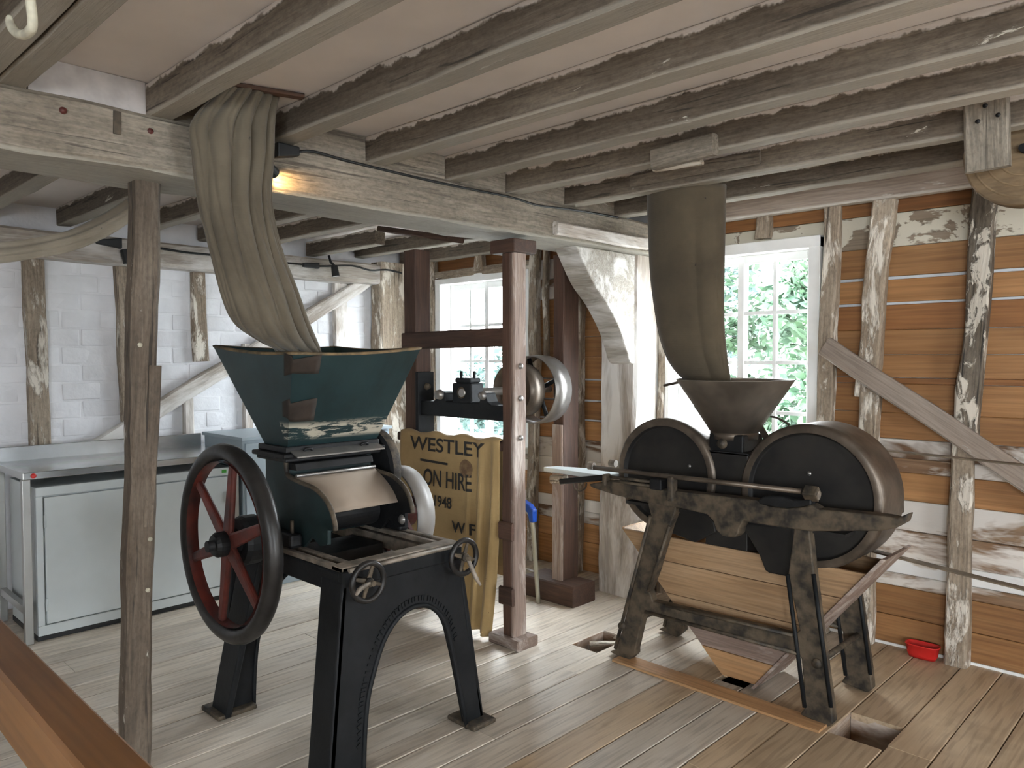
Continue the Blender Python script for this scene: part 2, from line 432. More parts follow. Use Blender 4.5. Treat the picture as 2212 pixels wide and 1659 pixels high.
def green_mat():
    m, nt, b = nt_new('worn_green_hopper_paint')
    v = mapping(nt, (1, 1, 1)); n = noise_n(nt, v, 4, 6, .6)
    c = ramp(nt, [(.3, (.004, .014, .0145)), (.5, (.0075, .025, .027)), (.72, (.014, .036, .037))], n)
    tc = nd(nt, 'ShaderNodeTexCoord'); sx = nd(nt, 'ShaderNodeSeparateXYZ'); nt.links.new(tc.outputs['Object'], sx.inputs[0])
    # worn band of flaked paint along the lower edge of the hopper
    vz = nd(nt, 'ShaderNodeMapping'); vz.inputs['Scale'].default_value = (1.4, 1.4, 8); nt.links.new(tc.outputs['Object'], vz.inputs[0])
    fl = noise_n(nt, vz.outputs[0], 5, 9, .7, .3)
    band = ramp(nt, [(.0, (0, 0, 0)), (.015, (0, 0, 0)), (.03, (1, 1, 1)), (.075, (1, 1, 1)), (.10, (0, 0, 0))], _shift(nt, sx.outputs[2], .2))
    fm = nd(nt, 'ShaderNodeMath', operation='MULTIPLY'); nt.links.new(band, fm.inputs[0])
    nt.links.new(ramp(nt, [(.47, (0, 0, 0)), (.52, (1, 1, 1))], fl), fm.inputs[1])
    xg = nd(nt, 'ShaderNodeMath', operation='GREATER_THAN'); xg.inputs[1].default_value = .085; nt.links.new(sx.outputs[0], xg.inputs[0])
    fx = nd(nt, 'ShaderNodeMath', operation='MULTIPLY'); nt.links.new(fm.outputs[0], fx.inputs[0]); nt.links.new(xg.outputs[0], fx.inputs[1])
    c = mix(nt, fx.outputs[0], c, (.42, .38, .30))
    nt.links.new(c, b.inputs['Base Color']); b.inputs['Roughness'].default_value = .5
    bump(nt, b, n, .15, .004)
    return m
def _shift(nt, src, add):
    a = nd(nt, 'ShaderNodeMath', operation='ADD'); a.inputs[1].default_value = add; nt.links.new(src, a.inputs[0]); return a.outputs[0]
M['green'] = green_mat()
M['green_cheek'] = plain('dark_green_casting_paint', (.009, .026, .027), .5, .1, .2, 5, .2, c2=(.004, .010, .011))
M['patch'] = plain('brown_leather_patch', (.034, .021, .013), .85, 0, .2, 8, .2)
M['bare_edge'] = plain('bare_wood_rim', (.20, .13, .06), .8, 0, .3, 14, .2, c2=(.05, .04, .025))

def glass_mat():
    m = bpy.data.materials.new('window_glass'); m.use_nodes = True; nt = m.node_tree
    nt.nodes.remove(nt.nodes['Principled BSDF']); out = nt.nodes['Material Output']
    t = nd(nt, 'ShaderNodeBsdfTransparent'); g = nd(nt, 'ShaderNodeBsdfGlossy'); g.inputs['Roughness'].default_value = .02
    f = nd(nt, 'ShaderNodeLayerWeight'); f.inputs[0].default_value = .5; mx = nd(nt, 'ShaderNodeMixShader')
    fr = ramp(nt, [(0, (.04, .04, .04)), (.75, (.07, .07, .07)), (1, (.7, .7, .7))], f.outputs['Facing'])
    nt.links.new(fr, mx.inputs[0]); nt.links.new(t.outputs[0], mx.inputs[1]); nt.links.new(g.outputs[0], mx.inputs[2])
    nt.links.new(mx.outputs[0], out.inputs[0]); return m
M['glass'] = glass_mat()
def leaf_mat(name, c1, c2):
    m, nt, b = nt_new(name)
    ge = nd(nt, 'ShaderNodeNewGeometry')
    n = noise_n(nt, ge.outputs['Position'], 2.5, 3, .5)
    nt.links.new(ramp(nt, [(.3, c1), (.7, c2)], n), b.inputs['Base Color']); b.inputs['Roughness'].default_value = .6
    return m
M['leaf'] = leaf_mat('green_leaves', (.018, .050, .026), (.050, .090, .040))
M['leaf2'] = leaf_mat('blue_green_leaves', (.018, .045, .040), (.036, .070, .055))

# ================================================================ the setting
# ---- floor: dark void below, boards on top; two openings cut in the boards
fb = MB().box(RX0-.1, RX1+.1, RY0-.1, RY1+.1, -.34, -.30).build('floor', M['dark'])
struct(fb, 'worn wooden floor of long grey brown boards')
HOLES = [(-1.235, -1.02, 3.15, 3.40), (-2.62, -2.45, 3.17, 3.45), (-1.83, -1.69, 3.30, 3.44)]
def board_run(x0, x1, y0, y1):
    """Split one floorboard around the openings."""
    segs = [(y0, y1)]
    for hx0, hx1, hy0, hy1 in HOLES:
        if x1 > hx0+.02 and x0 < hx1-.02:
            out = []
            for a, b in segs:
                if hy0 > a and hy0 < b: out += [(a, hy0), (hy1, b)]
                else: out.append((a, b))
            segs = out
    return segs
px = RX0
random.seed(3)
marks = [-5.5, -5.33, -5.15, -4.98, -4.80, -4.62, -4.48, -4.334, -4.15, -3.97, -3.80, -3.62, -3.437, -3.27, -3.096, -2.925, -2.77, -2.62, -2.45, -2.345,
         -2.184, -2.005, -1.83, -1.69, -1.53, -1.385, -1.235, -1.02, -.856, -.69, -.52, -.35, -.17]
while marks[-1] < RX1: marks.append(marks[-1]+.172)
for a, b in zip(marks[:-1], marks[1:]):
    j = random.choice([None, 2.35, 1.2, 3.05, .55])
    runs = [(RY0, RY1)] if j is None else [(RY0, j+random.uniform(-.2, .2)), None]
    if j is not None: runs[1] = (runs[0][1], RY1)
    for y0, y1 in runs:
        for s0, s1 in board_run(a, b, y0, y1):
            if s1-s0 < .03: continue
            dz = random.uniform(-.0025, .0015)
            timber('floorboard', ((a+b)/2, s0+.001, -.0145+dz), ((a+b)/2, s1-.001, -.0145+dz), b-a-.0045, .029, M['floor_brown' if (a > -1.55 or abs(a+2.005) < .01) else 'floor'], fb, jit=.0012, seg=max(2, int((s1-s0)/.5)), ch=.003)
# pit linings
for hx0, hx1, hy0, hy1 in HOLES[:2]:
    k = MB()
    timber('pit_board', (hx0, hy1+.008, -.09), (hx1, hy1+.008, -.09), .014, .17, M['pit'], fb, jit=.001, ch=.002)
    timber('pit_board', (hx0-.008, hy0, -.09), (hx0-.008, hy1, -.09), .014, .17, M['pit'], fb, jit=.001, ch=.002)
    timber('pit_board', (hx1+.008, hy0, -.09), (hx1+.008, hy1, -.09), .014, .17, M['pit'], fb, jit=.001, ch=.002)
    timber('pit_board', ((hx0+hx1)/2, hy0, -.18), ((hx0+hx1)/2, hy1, -.18), hx1-hx0, .02, M['pit'], fb, jit=.001, ch=.002)
timber('pit_batten', (-2.60, 3.30, -.045), (-2.47, 3.42, -.045), .05, .05, M['stud'], fb, jit=.004)

# ---- ceiling with its joists
ce = MB().box(RX0-.1, RX1+.1, RY0-.1, RY1+.1, CEIL, CEIL+.05).build('ceiling', M['plaster'])
struct(ce, 'low pale plaster ceiling between old grey joists')
JZ = 2.385
BX0, BX1 = -3.10, -2.75          # main beam, x range
def joist(y, w=.088, x0=RX0+.02, x1=RX1-.02, z0=JZ, h=.116, mat='joist', y2=None, name='joist'):
    y2 = y if y2 is None else y2
    return timber(name, (x0, y2, z0+h/2), (x1, y, z0+h/2), w, h, M[mat], ce, jit=.0045, ch=.007, seg=36)
joist(.565, .085); joist(.655, .082)
for y in (1.10, 1.56, 2.015, 2.465, 2.875): joist(y)
joist(3.34, .085, x0=BX0+.02); joist(3.34, .085, x1=-4.55, z0=JZ-.03)
joist(3.80, .085); joist(4.262, .08, x0=-2.72, z0=2.366, h=.125, mat='plate2')
for k in range(8): joist(.19-.45*k if .19-.45*k > RY0+.1 else RY0+.1)
joist(4.27, .07, x1=-3.12, z0=2.36, h=.13)
# battens and blocks nailed to the joists over the second machine
timber('joist_block', at(1412, 345, 'y', 2.80), at(1545, 312, 'y', 2.80), .05, .085, M['beam'], ce, jit=.004)
timber('joist_block', (-1.93, 2.90, 2.375), (-1.71, 2.93, 2.375), .045, .02, M['stud'], ce, jit=.002)
timber('joist_block', (-2.32, 3.275, 2.445), (-1.62, 3.275, 2.445), .02, .06, M['joist'], ce, jit=.003)

# ---- right wall: white backing sheet with window openings, boards and studs in front
def wall_sheet(name, mat, along, pos, thick, lo, hi, zlo, zhi, wins):
    mb = MB()
    xs = [lo]
    for a, b in wins: xs += [a, b]
    xs.append(hi)
    def bx(a, b, z0, z1):
        if b-a < .001: return
        if along == 'x': mb.box(a, b, pos, pos+thick, z0, z1)
        else: mb.box(pos, pos+thick, a, b, z0, z1)
    for i in range(0, len(xs)-1, 2): bx(xs[i], xs[i+1], zlo, zhi)
    for a, b in wins: bx(a, b, zlo, WZ0); bx(a, b, WZ1, zhi)
    return mb.build(name, mat)
wr = struct(wall_sheet('wall_right', M['backing'], 'x', RY1+.025, .06, RX0-.1, RX1+.1, -.3, CEIL+.05, WINS_R), 'boarded timber wall with two white sash windows')
E_ = struct(wall_sheet('wall_near', M['whitewall'], 'y', RX1, .1, RY0-.1, RY1+.1, -.3, CEIL+.05, FILL_WINS_E), 'end wall behind the viewer')
B_ = struct(wall_sheet('wall_back', M['whitewall'], 'x', RY0-.1, .1, RX0-.1, RX1+.1, -.3, CEIL+.05, FILL_WINS_B), 'wall behind the viewer')

def boards(x0, x1, rows, y=RY1):
    for z0, z1, k, gap in rows:
        for a, b in span_windows(x0, x1, z0, z1):
            if b-a < .03: continue
            timber('wall_board', (a, y+random.uniform(-.002, .002), (z0+z1)/2-gap/2), (b, y+random.uniform(-.002, .002), (z0+z1)/2-gap/2),
                   .018, z1-z0-gap-.002, M['board_'+k], wr, jit=.0015, ch=.003)
def span_windows(x0, x1, z0, z1):
    segs = [(x0, x1)]
    if z1 > WZ0+.02 and z0 < WZ1-.02:
        for wa, wb in WINS_R:
            out = []
            for a, b in segs:
                if wb <= a or wa >= b: out.append((a, b)); continue
                if wa-.03 > a: out.append((a, wa-.03))
                if wb+.03 < b: out.append((wb+.03, b))
            segs = out
    return segs
random.seed(11)
left_rows = [(-.01, .05, 'o', 0), (.05, .21, 'o', 0), (.21, .345, 'o', 0), (.345, .43, 'w', 0), (.43, .518, 'w', 0), (.518, .674, 'o', 0), (.674, .80, 'w', 0),
             (.80, .948, 'w', 0), (.948, 1.099, 'o', .012), (1.099, 1.24, 'o', .012), (1.24, 1.391, 'o', .010), (1.391, 1.548, 'o', 0), (1.548, 1.692, 'o', 0), (1.692, 1.832, 'o', 0),
             (1.832, 1.978, 'o', 0), (1.978, 2.13, 'w', 0), (2.13, 2.28, 'w', 0), (2.28, 2.42, 'd', 0)]
right_rows = [(.016, .165, 'o', 0), (.165, .325, 'o', 0), (.325, .395, 'w', 0), (.395, .48, 'p', 0), (.48, .63, 'w', 0), (.63, .79, 'w', 0), (.79, .936, 'o', 0),
              (.936, 1.012, 'w', 0), (1.012, 1.112, 'w', 0), (1.112, 1.25, 'o', 0), (1.25, 1.404, 'o', 0), (1.404, 1.437, 'd', 0), (1.437, 1.558, 'o', 0), (1.558, 1.69, 'o', 0),
              (1.69, 1.835, 'd', .012), (1.835, 1.972, 'o', .014), (1.972, 2.128, 'o', 0), (2.128, 2.305, 'c', 0), (2.305, 2.44, 'd', 0)]
boards(RX0, -2.95, left_rows); boards(-2.95, RX1, right_rows)
for (wa, wb), rws in zip(WINS_R[:2], (left_rows, right_rows)):        # the pieces of board above and below each window
    for z0, z1, k, gap in rws:
        for a, b in ((max(z0, WZ1+.046), z1), (z0, min(z1, WZ0-.046))):
            if b-a > .015 and (z1 > WZ0+.02 and z0 < WZ1-.02):
                timber('wall_board', (wa-.03, RY1, (a+b)/2), (wb+.03, RY1, (a+b)/2), .018, b-a-.002, M['board_'+k], wr, jit=.001, ch=.003)

MB().box(-1.9, RX1, RY1-.014, RY1+.02, .0, .0155).build('skirting_strip', M['white'], wr)
def stud(x0, x1, z0=0, z1=2.372, w=.075, d=.075, y=RY1-.055, mat='stud', jit=.011):
    return timber('stud', (x0, y, z0), (x1, y, z1), d, w, M[mat], wr, up=(1, 0, 0), jit=jit, ch=.01)
stud(-5.065, -5.09, w=.065)
stud(-3.93, -3.91, w=.075); stud(-3.80, -3.79, w=.045, z0=1.55, d=.05)
stud(-3.50, -3.48, w=.08, mat='stud')
stud(-2.79, -2.78, w=.05, y=RY1-.05)
stud(-1.735, -1.685, z0=.88, w=.085)
stud(-1.735, -1.735, z0=0, z1=.86, w=.075)
stud(-1.50, -1.425, w=.115, d=.07, z0=1.33); stud(-1.50, -1.48, w=.10, z0=0, z1=1.36)
stud(-1.025, -.955, w=.105, z0=1.05, mat='stud_dark'); stud(-1.05, -1.035, w=.10, z0=0, z1=1.12)
for x in (-.5, 1.15, 1.6, 2.1): stud(x, x+.02)
for x in (-2.1, -4.5): stud(x, x, z0=WZ1+.06, w=.07)                          # short studs over the windows
timber('wall_brace', (-1.71, RY1-.105, 1.605), (-.50, RY1-.105, .80), .04, .105, M['plate2'], wr, up=(0, -1, 0) if False else (0, 0, 1), jit=.005, ch=.008)
timber('wall_brace', (-5.05, RY1-.03, .80), (-3.95, RY1-.03, .80), .06, .075, M['stud'], wr, jit=.004)
timber('window_head_rail', (-5.06, RY1-.05, 2.235), (-3.95, RY1-.05, 2.245), .05, .075, M['stud'], wr, jit=.004)

# ---- windows in view
def window(n, x0, x1):
    w = bpy.data.objects.new('window_%d' % n, None); link(w, Matrix.Translation(((x0+x1)/2, RY1, WZ0))); struct(w, 'far white sash window seen through the brown timber frame' if n == 1 else 'white sash window behind the brown canvas chute and funnel')
    y = RY1-.02
    fr = MB()
    fr.box(x0-.035, x0+.03, y-.05, y+.10, WZ0-.03, WZ1+.04); fr.box(x1-.03, x1+.035, y-.05, y+.10, WZ0-.03, WZ1+.04)
    fr.box(x0-.035, x1+.035, y-.052, y+.10, WZ1-.02, WZ1+.045)
    fr.build('window_frame', M['white'], w, bevel=.004)
    MB().box(x0-.05, x1+.05, y-.11, y+.10, WZ0-.045, WZ0+.0).build('window_sill', M['white'], w, bevel=.005)
    mid = (x0+x1)/2
    for k, (a, b, yy) in enumerate(((x0+.03, mid+.02, y+.07), (mid-.02, x1-.03, y+.035))):
        st = .042
        sb = MB()
        sb.box(a, a+st, yy, yy+.028, WZ0, WZ1-.02); sb.box(b-st, b, yy, yy+.028, WZ0, WZ1-.02)
        sb.box(a+st, b-st, yy, yy+.028, WZ0, WZ0+.055); sb.box(a+st, b-st, yy, yy+.028, WZ1-.02-.05, WZ1-.02)
        so = sb.build('sash', M['white'], w, bevel=.003)
        za, zb = WZ0+.055, WZ1-.07
        xm = (a+b)/2
        MB().box(xm-.011, xm+.011, yy+.002, yy+.026, za, zb).build('glazing_bar', M['white'], so)
        zs = [za+(zb-za)*i/4 for i in range(5)]
        for z in zs[1:-1]: MB().box(a+st, b-st, yy+.004, yy+.024, z-.011, z+.011).build('glazing_bar', M['white'], so)
        for i in range(4):
            for xa, xb in ((a+st, xm-.011), (xm+.011, b-st)):
                MB().box(xa, xb, yy+.012, yy+.015, zs[i]+.008, zs[i+1]-.008).build('pane', M['glass'], so)
    return w
window(1, *WINS_R[0]); window(2, *WINS_R[1])

# ---- left wall: painted brick between limewashed timbers
wl = MB().box(RX0-.14, RX0-.02, RY0-.1, RY1+.1, -.3, CEIL+.05).build('wall_left', M['whitewall'])
struct(wl, 'white painted brick wall between old timbers')
bm_brick = None
random.seed(5)
brick_meshes = []
for q in range(6):
    b = MB()
    L, H, D = .226, .108, .03
    rows = []
    b.box(-D/2, D/2, -L/2, L/2, -H/2, H/2)
    me = bpy.data.meshes.new('brick'); me.from_pydata([tuple(p) for p in b.v], [], b.f); me.update()
    bm = bmesh.new(); bm.from_mesh(me)
    bmesh.ops.bevel(bm, geom=list(bm.edges), offset=.008, segments=2, affect='EDGES', profile=.6)
    for v in bm.verts: v.co += noise.noise_vector(v.co*14+Vector((q*5, 0, 0)))*.004
    bmesh.ops.recalc_face_normals(bm, faces=bm.faces)
    bm.to_mesh(me); bm.free()
    for p in me.polygons: p.use_smooth = True
    me.materials.append(M['whitewall']); brick_meshes.append(me)
for r in range(12):
    z = .86+r*.117
    for c in range(15):
        y = .95+c*.235+(.117 if r % 2 else 0)
        if y > 4.0: continue
        o = bpy.data.objects.new('brick', random.choice(brick_meshes))
        link(o, Matrix.Translation((RX0-.0325+random.uniform(-.0025, .0015), y, z)) @ Matrix.Rotation(random.uniform(-.015, .015), 4, 'X') @ Matrix.Rotation(random.uniform(-.02, .02), 4, 'Z'), wl)
XS = RX0+.005
def lstud(y0, y1, z0, z1, w=.1, d=.05, mat='stud'):
    return timber('stud', (XS, y0, z0), (XS, y1, z1), d, w, M[mat], wl, up=(0, 1, 0), jit=.006, ch=.01)
lstud(1.41, 1.385, .85, 2.16, .12, .07, 'stud')
lstud(1.93, 1.90, .85, 2.16, .075, .06, 'stud')
lstud(2.44, 2.42, 1.52, 2.16, .105, .05, 'stud')
lstud(2.34, 2.34, .85, 1.36, .075, .05, 'plate')
lstud(2.79, 2.79, .85, 1.65, .07, .05, 'plate')
lstud(3.62, 3.62, .85, 2.16, .13, .05, 'plate')
timber('wall_brace', (XS+.02, 1.62, .90), (XS+.02, 3.95, 2.24), .06, .11, M['plate'], wl, jit=.006, ch=.01)
timber('wall_brace', (XS+.01, 2.9, 1.95), (XS+.01, 3.55, 1.35), .03, .06, M['plate'], wl, jit=.003)
timber('wall_plate', (XS+.05, RY0, 2.245), (XS+.05, 4.02, 2.25), .16, .17, M['plate'], wl, jit=.008, ch=.014, seg=30)
timber('corner_post', (XS+.06, 4.12, 0), (XS+.06, 4.12, 2.36), .16, .36, M['stud'], wl, up=(0, 1, 0), jit=.008, ch=.014)

# ---- outside: neutral grey ground and trees seen through the panes
gr = MB().box(-40, 40, 4.6, 60, -3.1, -3.0).build('ground_outside', M['outside_ground']); struct(gr, 'pale grey ground outside the windows, toned for neutral bounce light')
def tree(name, label, loc, rad, h0, h1, n, mat, seed):
    rnd = random.Random(seed)
    t = thing(name, label, 'tree', loc, 'trees outside the windows')
    x, y, z = loc
    MB().tube([(x, y, z), (x+.1, y, z+1.5), (x-.05, y+.1, (z+h1)/2+.6)], [.16, .12, .05], 8).build('trunk', M['bark'], t)
    mb = MB()
    clumps = []
    for k in range(26):
        a = rnd.uniform(0, 6.28); rr = rad*math.sqrt(rnd.random()); zz = rnd.uniform(h0, h1)
        f = math.sin(math.pi*min(1, max(.12, (zz-h0+.3)/(h1-h0+.3))))
        clumps.append((x+math.cos(a)*rr*(.45+.55*f), y+math.sin(a)*rr*(.45+.55*f), zz, rnd.uniform(.28, .55)))
    for k in range(n):
        c = rnd.choice(clumps)
        d = Vector((rnd.gauss(0, 1), rnd.gauss(0, 1), rnd.gauss(0, 1)))
        d = d.normalized()*c[3]*rnd.uniform(.5, 1.1)
        p = Vector(c[:3])+d
        u = Vector((rnd.gauss(0, 1), rnd.gauss(0, 1), rnd.gauss(0, .6))).normalized()
        w = u.cross(Vector((rnd.gauss(0, 1), rnd.gauss(0, 1), rnd.gauss(0, 1)))).normalized()
        s = rnd.uniform(.06, .11)
        mb.add([p-u*s, p+w*s*.42, p+u*s, p-w*s*.42], [(0, 1, 2, 3)])
    fo = mb.build('foliage', mat, t); fo['kind'] = 'stuff'
tree('garden_tree', 'leafy green tree filling the window behind the funnel', (-4.6, 10.4, -3), 1.5, .2, 3.6, 6500, M['leaf'], 1)
tree('garden_tree', 'leafy shrub low in the window behind the funnel', (-3.0, 8.0, -3), 1.0, -.6, 1.30, 4500, M['leaf'], 2)
tree('garden_tree', 'blue green tree low in the far window beyond the iron bracket', (-9.6, 9.4, -3), 1.6, -1.2, 1.5, 4500, M['leaf2'], 3)
tree('garden_tree', 'taller blue green tree at the left of the window behind the funnel', (-7.4, 13.2, -3), .8, 1.7, 4.6, 3600, M['leaf2'], 4)

# ================================================================ main beam, post, knee
bmx = (BX0+BX1)/2
mbeam = thing('main_beam', 'massive grey hewn ceiling beam carrying the joists across the room', 'beam', (bmx, .7, 2.19))
timber('beam_body', (bmx, RY0+.05, 2.288), (bmx, RY1-.02, 2.288), BX1-BX0, .194, M['beam'], mbeam, jit=.008, ch=.016, seg=44)
jy = [.655, 1.10, 1.56, 2.015, 2.465, 2.875, 3.34, 3.80]
for a, b in zip(jy[:-1], jy[1:]):
    if a < .7: MB().box(BX1-.05, BX1-.03, a+.045, b-.045, 2.386, 2.498).build('plaster_infill', M['plaster2'], mbeam)
    else: timber('infill_board', (BX1-.035, a+.05, 2.44), (BX1-.035, b-.05, 2.44), .02, .112, M['beam'], mbeam, jit=.003, ch=.003)
timber('nailed_batten', at(1200, 492, 'x', BX1+.02), at(1398, 528, 'x', BX1+.02), .035, .07, M['plate'], mbeam, jit=.005, ch=.008)
for p_ in ((137, 238), (325, 283)):
    q = at(*p_, 'x', BX1+.004); MB().lathe(q, (1, 0, 0), [(0, .006), (.009, .004), (.012, -.004)], 10).build('bolt_head', M['red'], mbeam)
timber('iron_strap', at(253, 240, 'x', BX1+.006), at(253, 290, 'x', BX1+.006), .006, .024, M['iron_dust'], mbeam, up=(0, 1, 0), jit=.001, ch=.001)

post = thing('hewn_post', 'rough hewn brown post with flaking whitewash under the main beam', 'post', (-2.95, 1.035, 0))
timber('post_body', (-2.945, 1.032, 0), (-2.945, 1.108, 2.196), .088, .092, M['post'], post, up=(0, 1, 0), jit=.006, ch=.012, seg=24)
cut = MB(); pts = []
timber('splinter_strip', (-2.905, 1.085, .93), (-2.902, 1.118, 1.52), .014, .035, M['post'], post, up=(0, 1, 0), jit=.004, ch=.004, taper=1.2)
for (u, v) in ((303, 745), (325, 1165), (320, 1275)):
    MB().lathe(at(u, v, 'x', -2.899), (1, 0, 0), [(0, .004), (.008, .001), (.009, -.005)], 8).build('nail_head', M['rope'], post)

wp = thing('wall_post', 'broad pale post standing against the boarded wall below the beam end', 'post', (-2.93, 4.15, 0))
timber('post_body', (-2.965, 4.17, 0), (-2.945, 4.17, 2.19), .30, .28, M['plate'], wp, up=(1, 0, 0), jit=.008, ch=.02, seg=20)
kn = []
kpts = [(3.45, 2.19), (3.60, 1.99), (3.74, 1.87), (3.87, 1.72), (3.94, 1.60), (3.985, 1.515), (4.04, 1.505), (4.035, 1.62), (4.035, 1.80), (4.035, 2.0), (4.035, 2.19)]
def smooth_pts(p, k=4, closed=False):
    out = []; n = len(p)
    for i in range(n if closed else n-1):
        g = lambda j: np.array(p[j % n] if closed else p[min(max(j, 0), n-1)], float)
        a, b, c, d = g(i-1), g(i), g(i+1), g(i+2)
        for t in np.arange(k)/k:
            out.append(tuple(.5*((2*b)+(-a+c)*t+(2*a-5*b+4*c-d)*t*t+(-a+3*b-3*c+d)*t**3)))
    if not closed: out.append(tuple(p[-1]))
    return out
kk = smooth_pts(kpts[:7], 4)+kpts[7:]
kb = MB().prism([(-2.99, y, z) for y, z in kk], (.17, 0, 0)).build('knee_brace', M['knee'], None, bevel=.012)
tag(kb, 'curved pale timber knee bracing the main beam to the wall post', 'brace')

# ================================================================ green roller mill
ml = thing('roller_mill', 'black iron roller mill with a green flared hopper, red spoked flywheel and arched legs', 'grain mill', (-2.8, 1.83, 0))
TX0, TX1, TY0, TY1, TZ = -3.2, -2.345, 1.545, 2.11, .79
# table frame: slotted side bars, front and back bars, aprons
tf = MB()
for y0, s in ((TY0, 1), (TY1, -1)):
    tf.box(TX0, TX1, *sorted((y0, y0+s*.026)), TZ-.02, TZ)
    tf.box(TX0, TX1, *sorted((y0+s*.052, y0+s*.078)), TZ-.02, TZ)
    tf.box(TX0, TX1, *sorted((y0, y0+s*.078)), TZ-.085, TZ-.03)
tf.box(TX1-.07, TX1, TY0+.0, TY1, TZ-.02, TZ+.001); tf.box(TX0, TX0+.10, TY0, TY1, TZ-.02, TZ+.001)
tt = tf.build('table_frame', M['table_top'], ml, bevel=.004)
ap = MB()
ap.box(TX0, TX1-.015, TY0-.006, TY0+.012, TZ-.10, TZ-.018); ap.box(TX0, TX1-.015, TY1-.012, TY1+.006, TZ-.10, TZ-.018)
ap.box(TX1-.02, TX1+.012, TY0-.006, TY1+.006, TZ-.075, TZ-.014); ap.box(TX0-.01, TX0+.02, TY0-.006, TY1+.006, TZ-.10, TZ-.018)
ap.build('table_apron', M['iron_dark'], ml, bevel=.008)
MB().tube([(TX1+.012, TY0+.02, TZ-.012), (TX1+.012, TY1-.0, TZ-.012)], .009, 8).build('table_moulding', M['table_top'], ml)
# arched front and back leg panels
def arch_panel(x, th, mat):
    outer = [(1.470, 0), (1.49, .20), (1.515, .45), (1.53, .66), (1.545, .73), (2.105, .73), (2.116, .60), (2.140, .45), (2.180, .26), (2.241, 0)]
    inner = [(1.622, 0), (1.628, .14), (1.641, .265), (1.664, .355), (1.716, .48), (1.786, .553), (1.872, .578), (1.954, .553), (2.019, .48), (2.051, .383), (2.083, .258), (2.141, 0)]
    inn = smooth_pts(inner, 3)
    ring = [(x, y, z) for y, z in outer]+[(x, y, z) for y, z in inn[::-1]]
    p = MB().prism(ring, (th, 0, 0)).build('arched_leg_panel', mat, ml, bevel=.004)
    MB().tube([(x+th, y, z) for y, z in inn], .010, 6).build('arch_bead', M['iron_dark'], p)
    return p, inn
pan, inn = arch_panel(-2.365, .03, M['iron_dark'])
arch_panel(-3.20, .03, M['iron_dark'])
# raised casting marks around the arch
lt = MB()
for i, (y, z) in enumerate(smooth_pts(inn[3:-6], 2)):
    a = Vector((0, y-1.875, z-.30)).normalized()
    t = a.cross(Vector((1, 0, 0)))
    c = Vector((-2.335, y, z))+a*.030
    hh, ww = (.010, .0045) if i % 3 else (.010, .0075)
    lt.hexa([c-a*hh-t*ww, c-a*hh+t*ww, c+a*hh+t*ww, c+a*hh-t*ww]+[q+Vector((.005, 0, 0)) for q in (c-a*hh-t*ww, c-a*hh+t*ww, c+a*hh+t*ww, c+a*hh-t*ww)])
lo = lt.build('raised_casting_marks', M['iron_dark'], pan); lo['kind'] = 'stuff'
# corner legs: the flanges seen from the side
def leg(x0, x1, y0, y1, X0, X1, Y0, Y1, zt=.74):
    return MB().hexa([(x0, y0, 0), (x1, y0, 0), (x1, y1, 0), (x0, y1, 0), (X0, Y0, zt), (X1, Y0, zt), (X1, Y1, zt), (X0, Y1, zt)]).build('leg', M['iron_dark'], ml, bevel=.008)
leg(-2.475, -2.335, 1.468, 1.50, -2.475, -2.335, 1.537, 1.565)
leg(-2.43, -2.335, 2.215, 2.243, -2.45, -2.335, 2.09, 2.115)
leg(-3.265, -3.13, 1.468, 1.50, -3.10, -2.93, 1.537, 1.565)
leg(-3.265, -3.13, 2.215, 2.243, -3.10, -2.93, 2.09, 2.115)
for a in ((-2.47, -2.28, 1.44, 1.63), (-2.45, -2.28, 2.13, 2.26), (-3.30, -3.13, 1.44, 1.62), (-3.30, -3.13, 2.13, 2.26)):
    MB().box(*a, 0, .022).build('foot', M['iron_dust'], ml, bevel=.008)
# housing, moulding, cheeks
MB().box(-3.05, -2.865, 1.625, 2.05, TZ, 1.125).build('roller_housing', M['green_cheek'], ml, bevel=.01)
mo = MB(); mo.box(-3.075, -2.83, 1.60, 2.075, 1.118, 1.135); mo.box(-3.09, -2.815, 1.585, 2.09, 1.135, 1.155); mo.box(-3.07, -2.835, 1.605, 2.07, 1.155, 1.182)
mo.build('housing_moulding', M['iron'], ml, bevel=.006)
fp = MB().hexa([(-2.865, 1.625, 1.168), (-2.78, 1.625, 1.138), (-2.78, 2.06, 1.138), (-2.865, 2.06, 1.168),
                (-2.865, 1.625, 1.176), (-2.78, 1.625, 1.146), (-2.78, 2.06, 1.146), (-2.865, 2.06, 1.176)]).build('clamp_plate', M['steel_grey'], ml, bevel=.003)
for y in (1.70, 1.98):
    MB().tube([(-2.825, y-.02, 1.158), (-2.82, y-.012, 1.170), (-2.82, y+.012, 1.170), (-2.825, y+.02, 1.158)], .006, 8).build('plate_staple', M['iron'], fp)
chk = [(-2.862, 1.133), (-2.862, 1.095), (-2.849, 1.066), (-2.80, 1.052), (-2.731, 1.043), (-2.66, 1.036), (-2.612, 1.022), (-2.56, .995), (-2.525, .958), (-2.505, .915), (-2.502, .890)]
chL = smooth_pts(chk, 3)+[(-2.543, .885), (-2.545, .828), (-2.60, .815), (-2.66, .842), (-2.72, TZ), (-2.95, TZ), (-2.95, 1.133)]
def cheek(y, dx, mat):
    c = MB().prism([(x+dx, y, z) for x, z in chL], (0, .016, 0)).build('side_cheek', mat, ml, bevel=.002)
    MB().tube([(x+dx, y+.008, z) for x, z in smooth_pts(chk, 3)], .010, 8).build('cheek_rim', M['iron_dust'], c)
    return c
cheek(1.612, 0, M['green_cheek']); cheek(2.02, -.045, M['iron'])
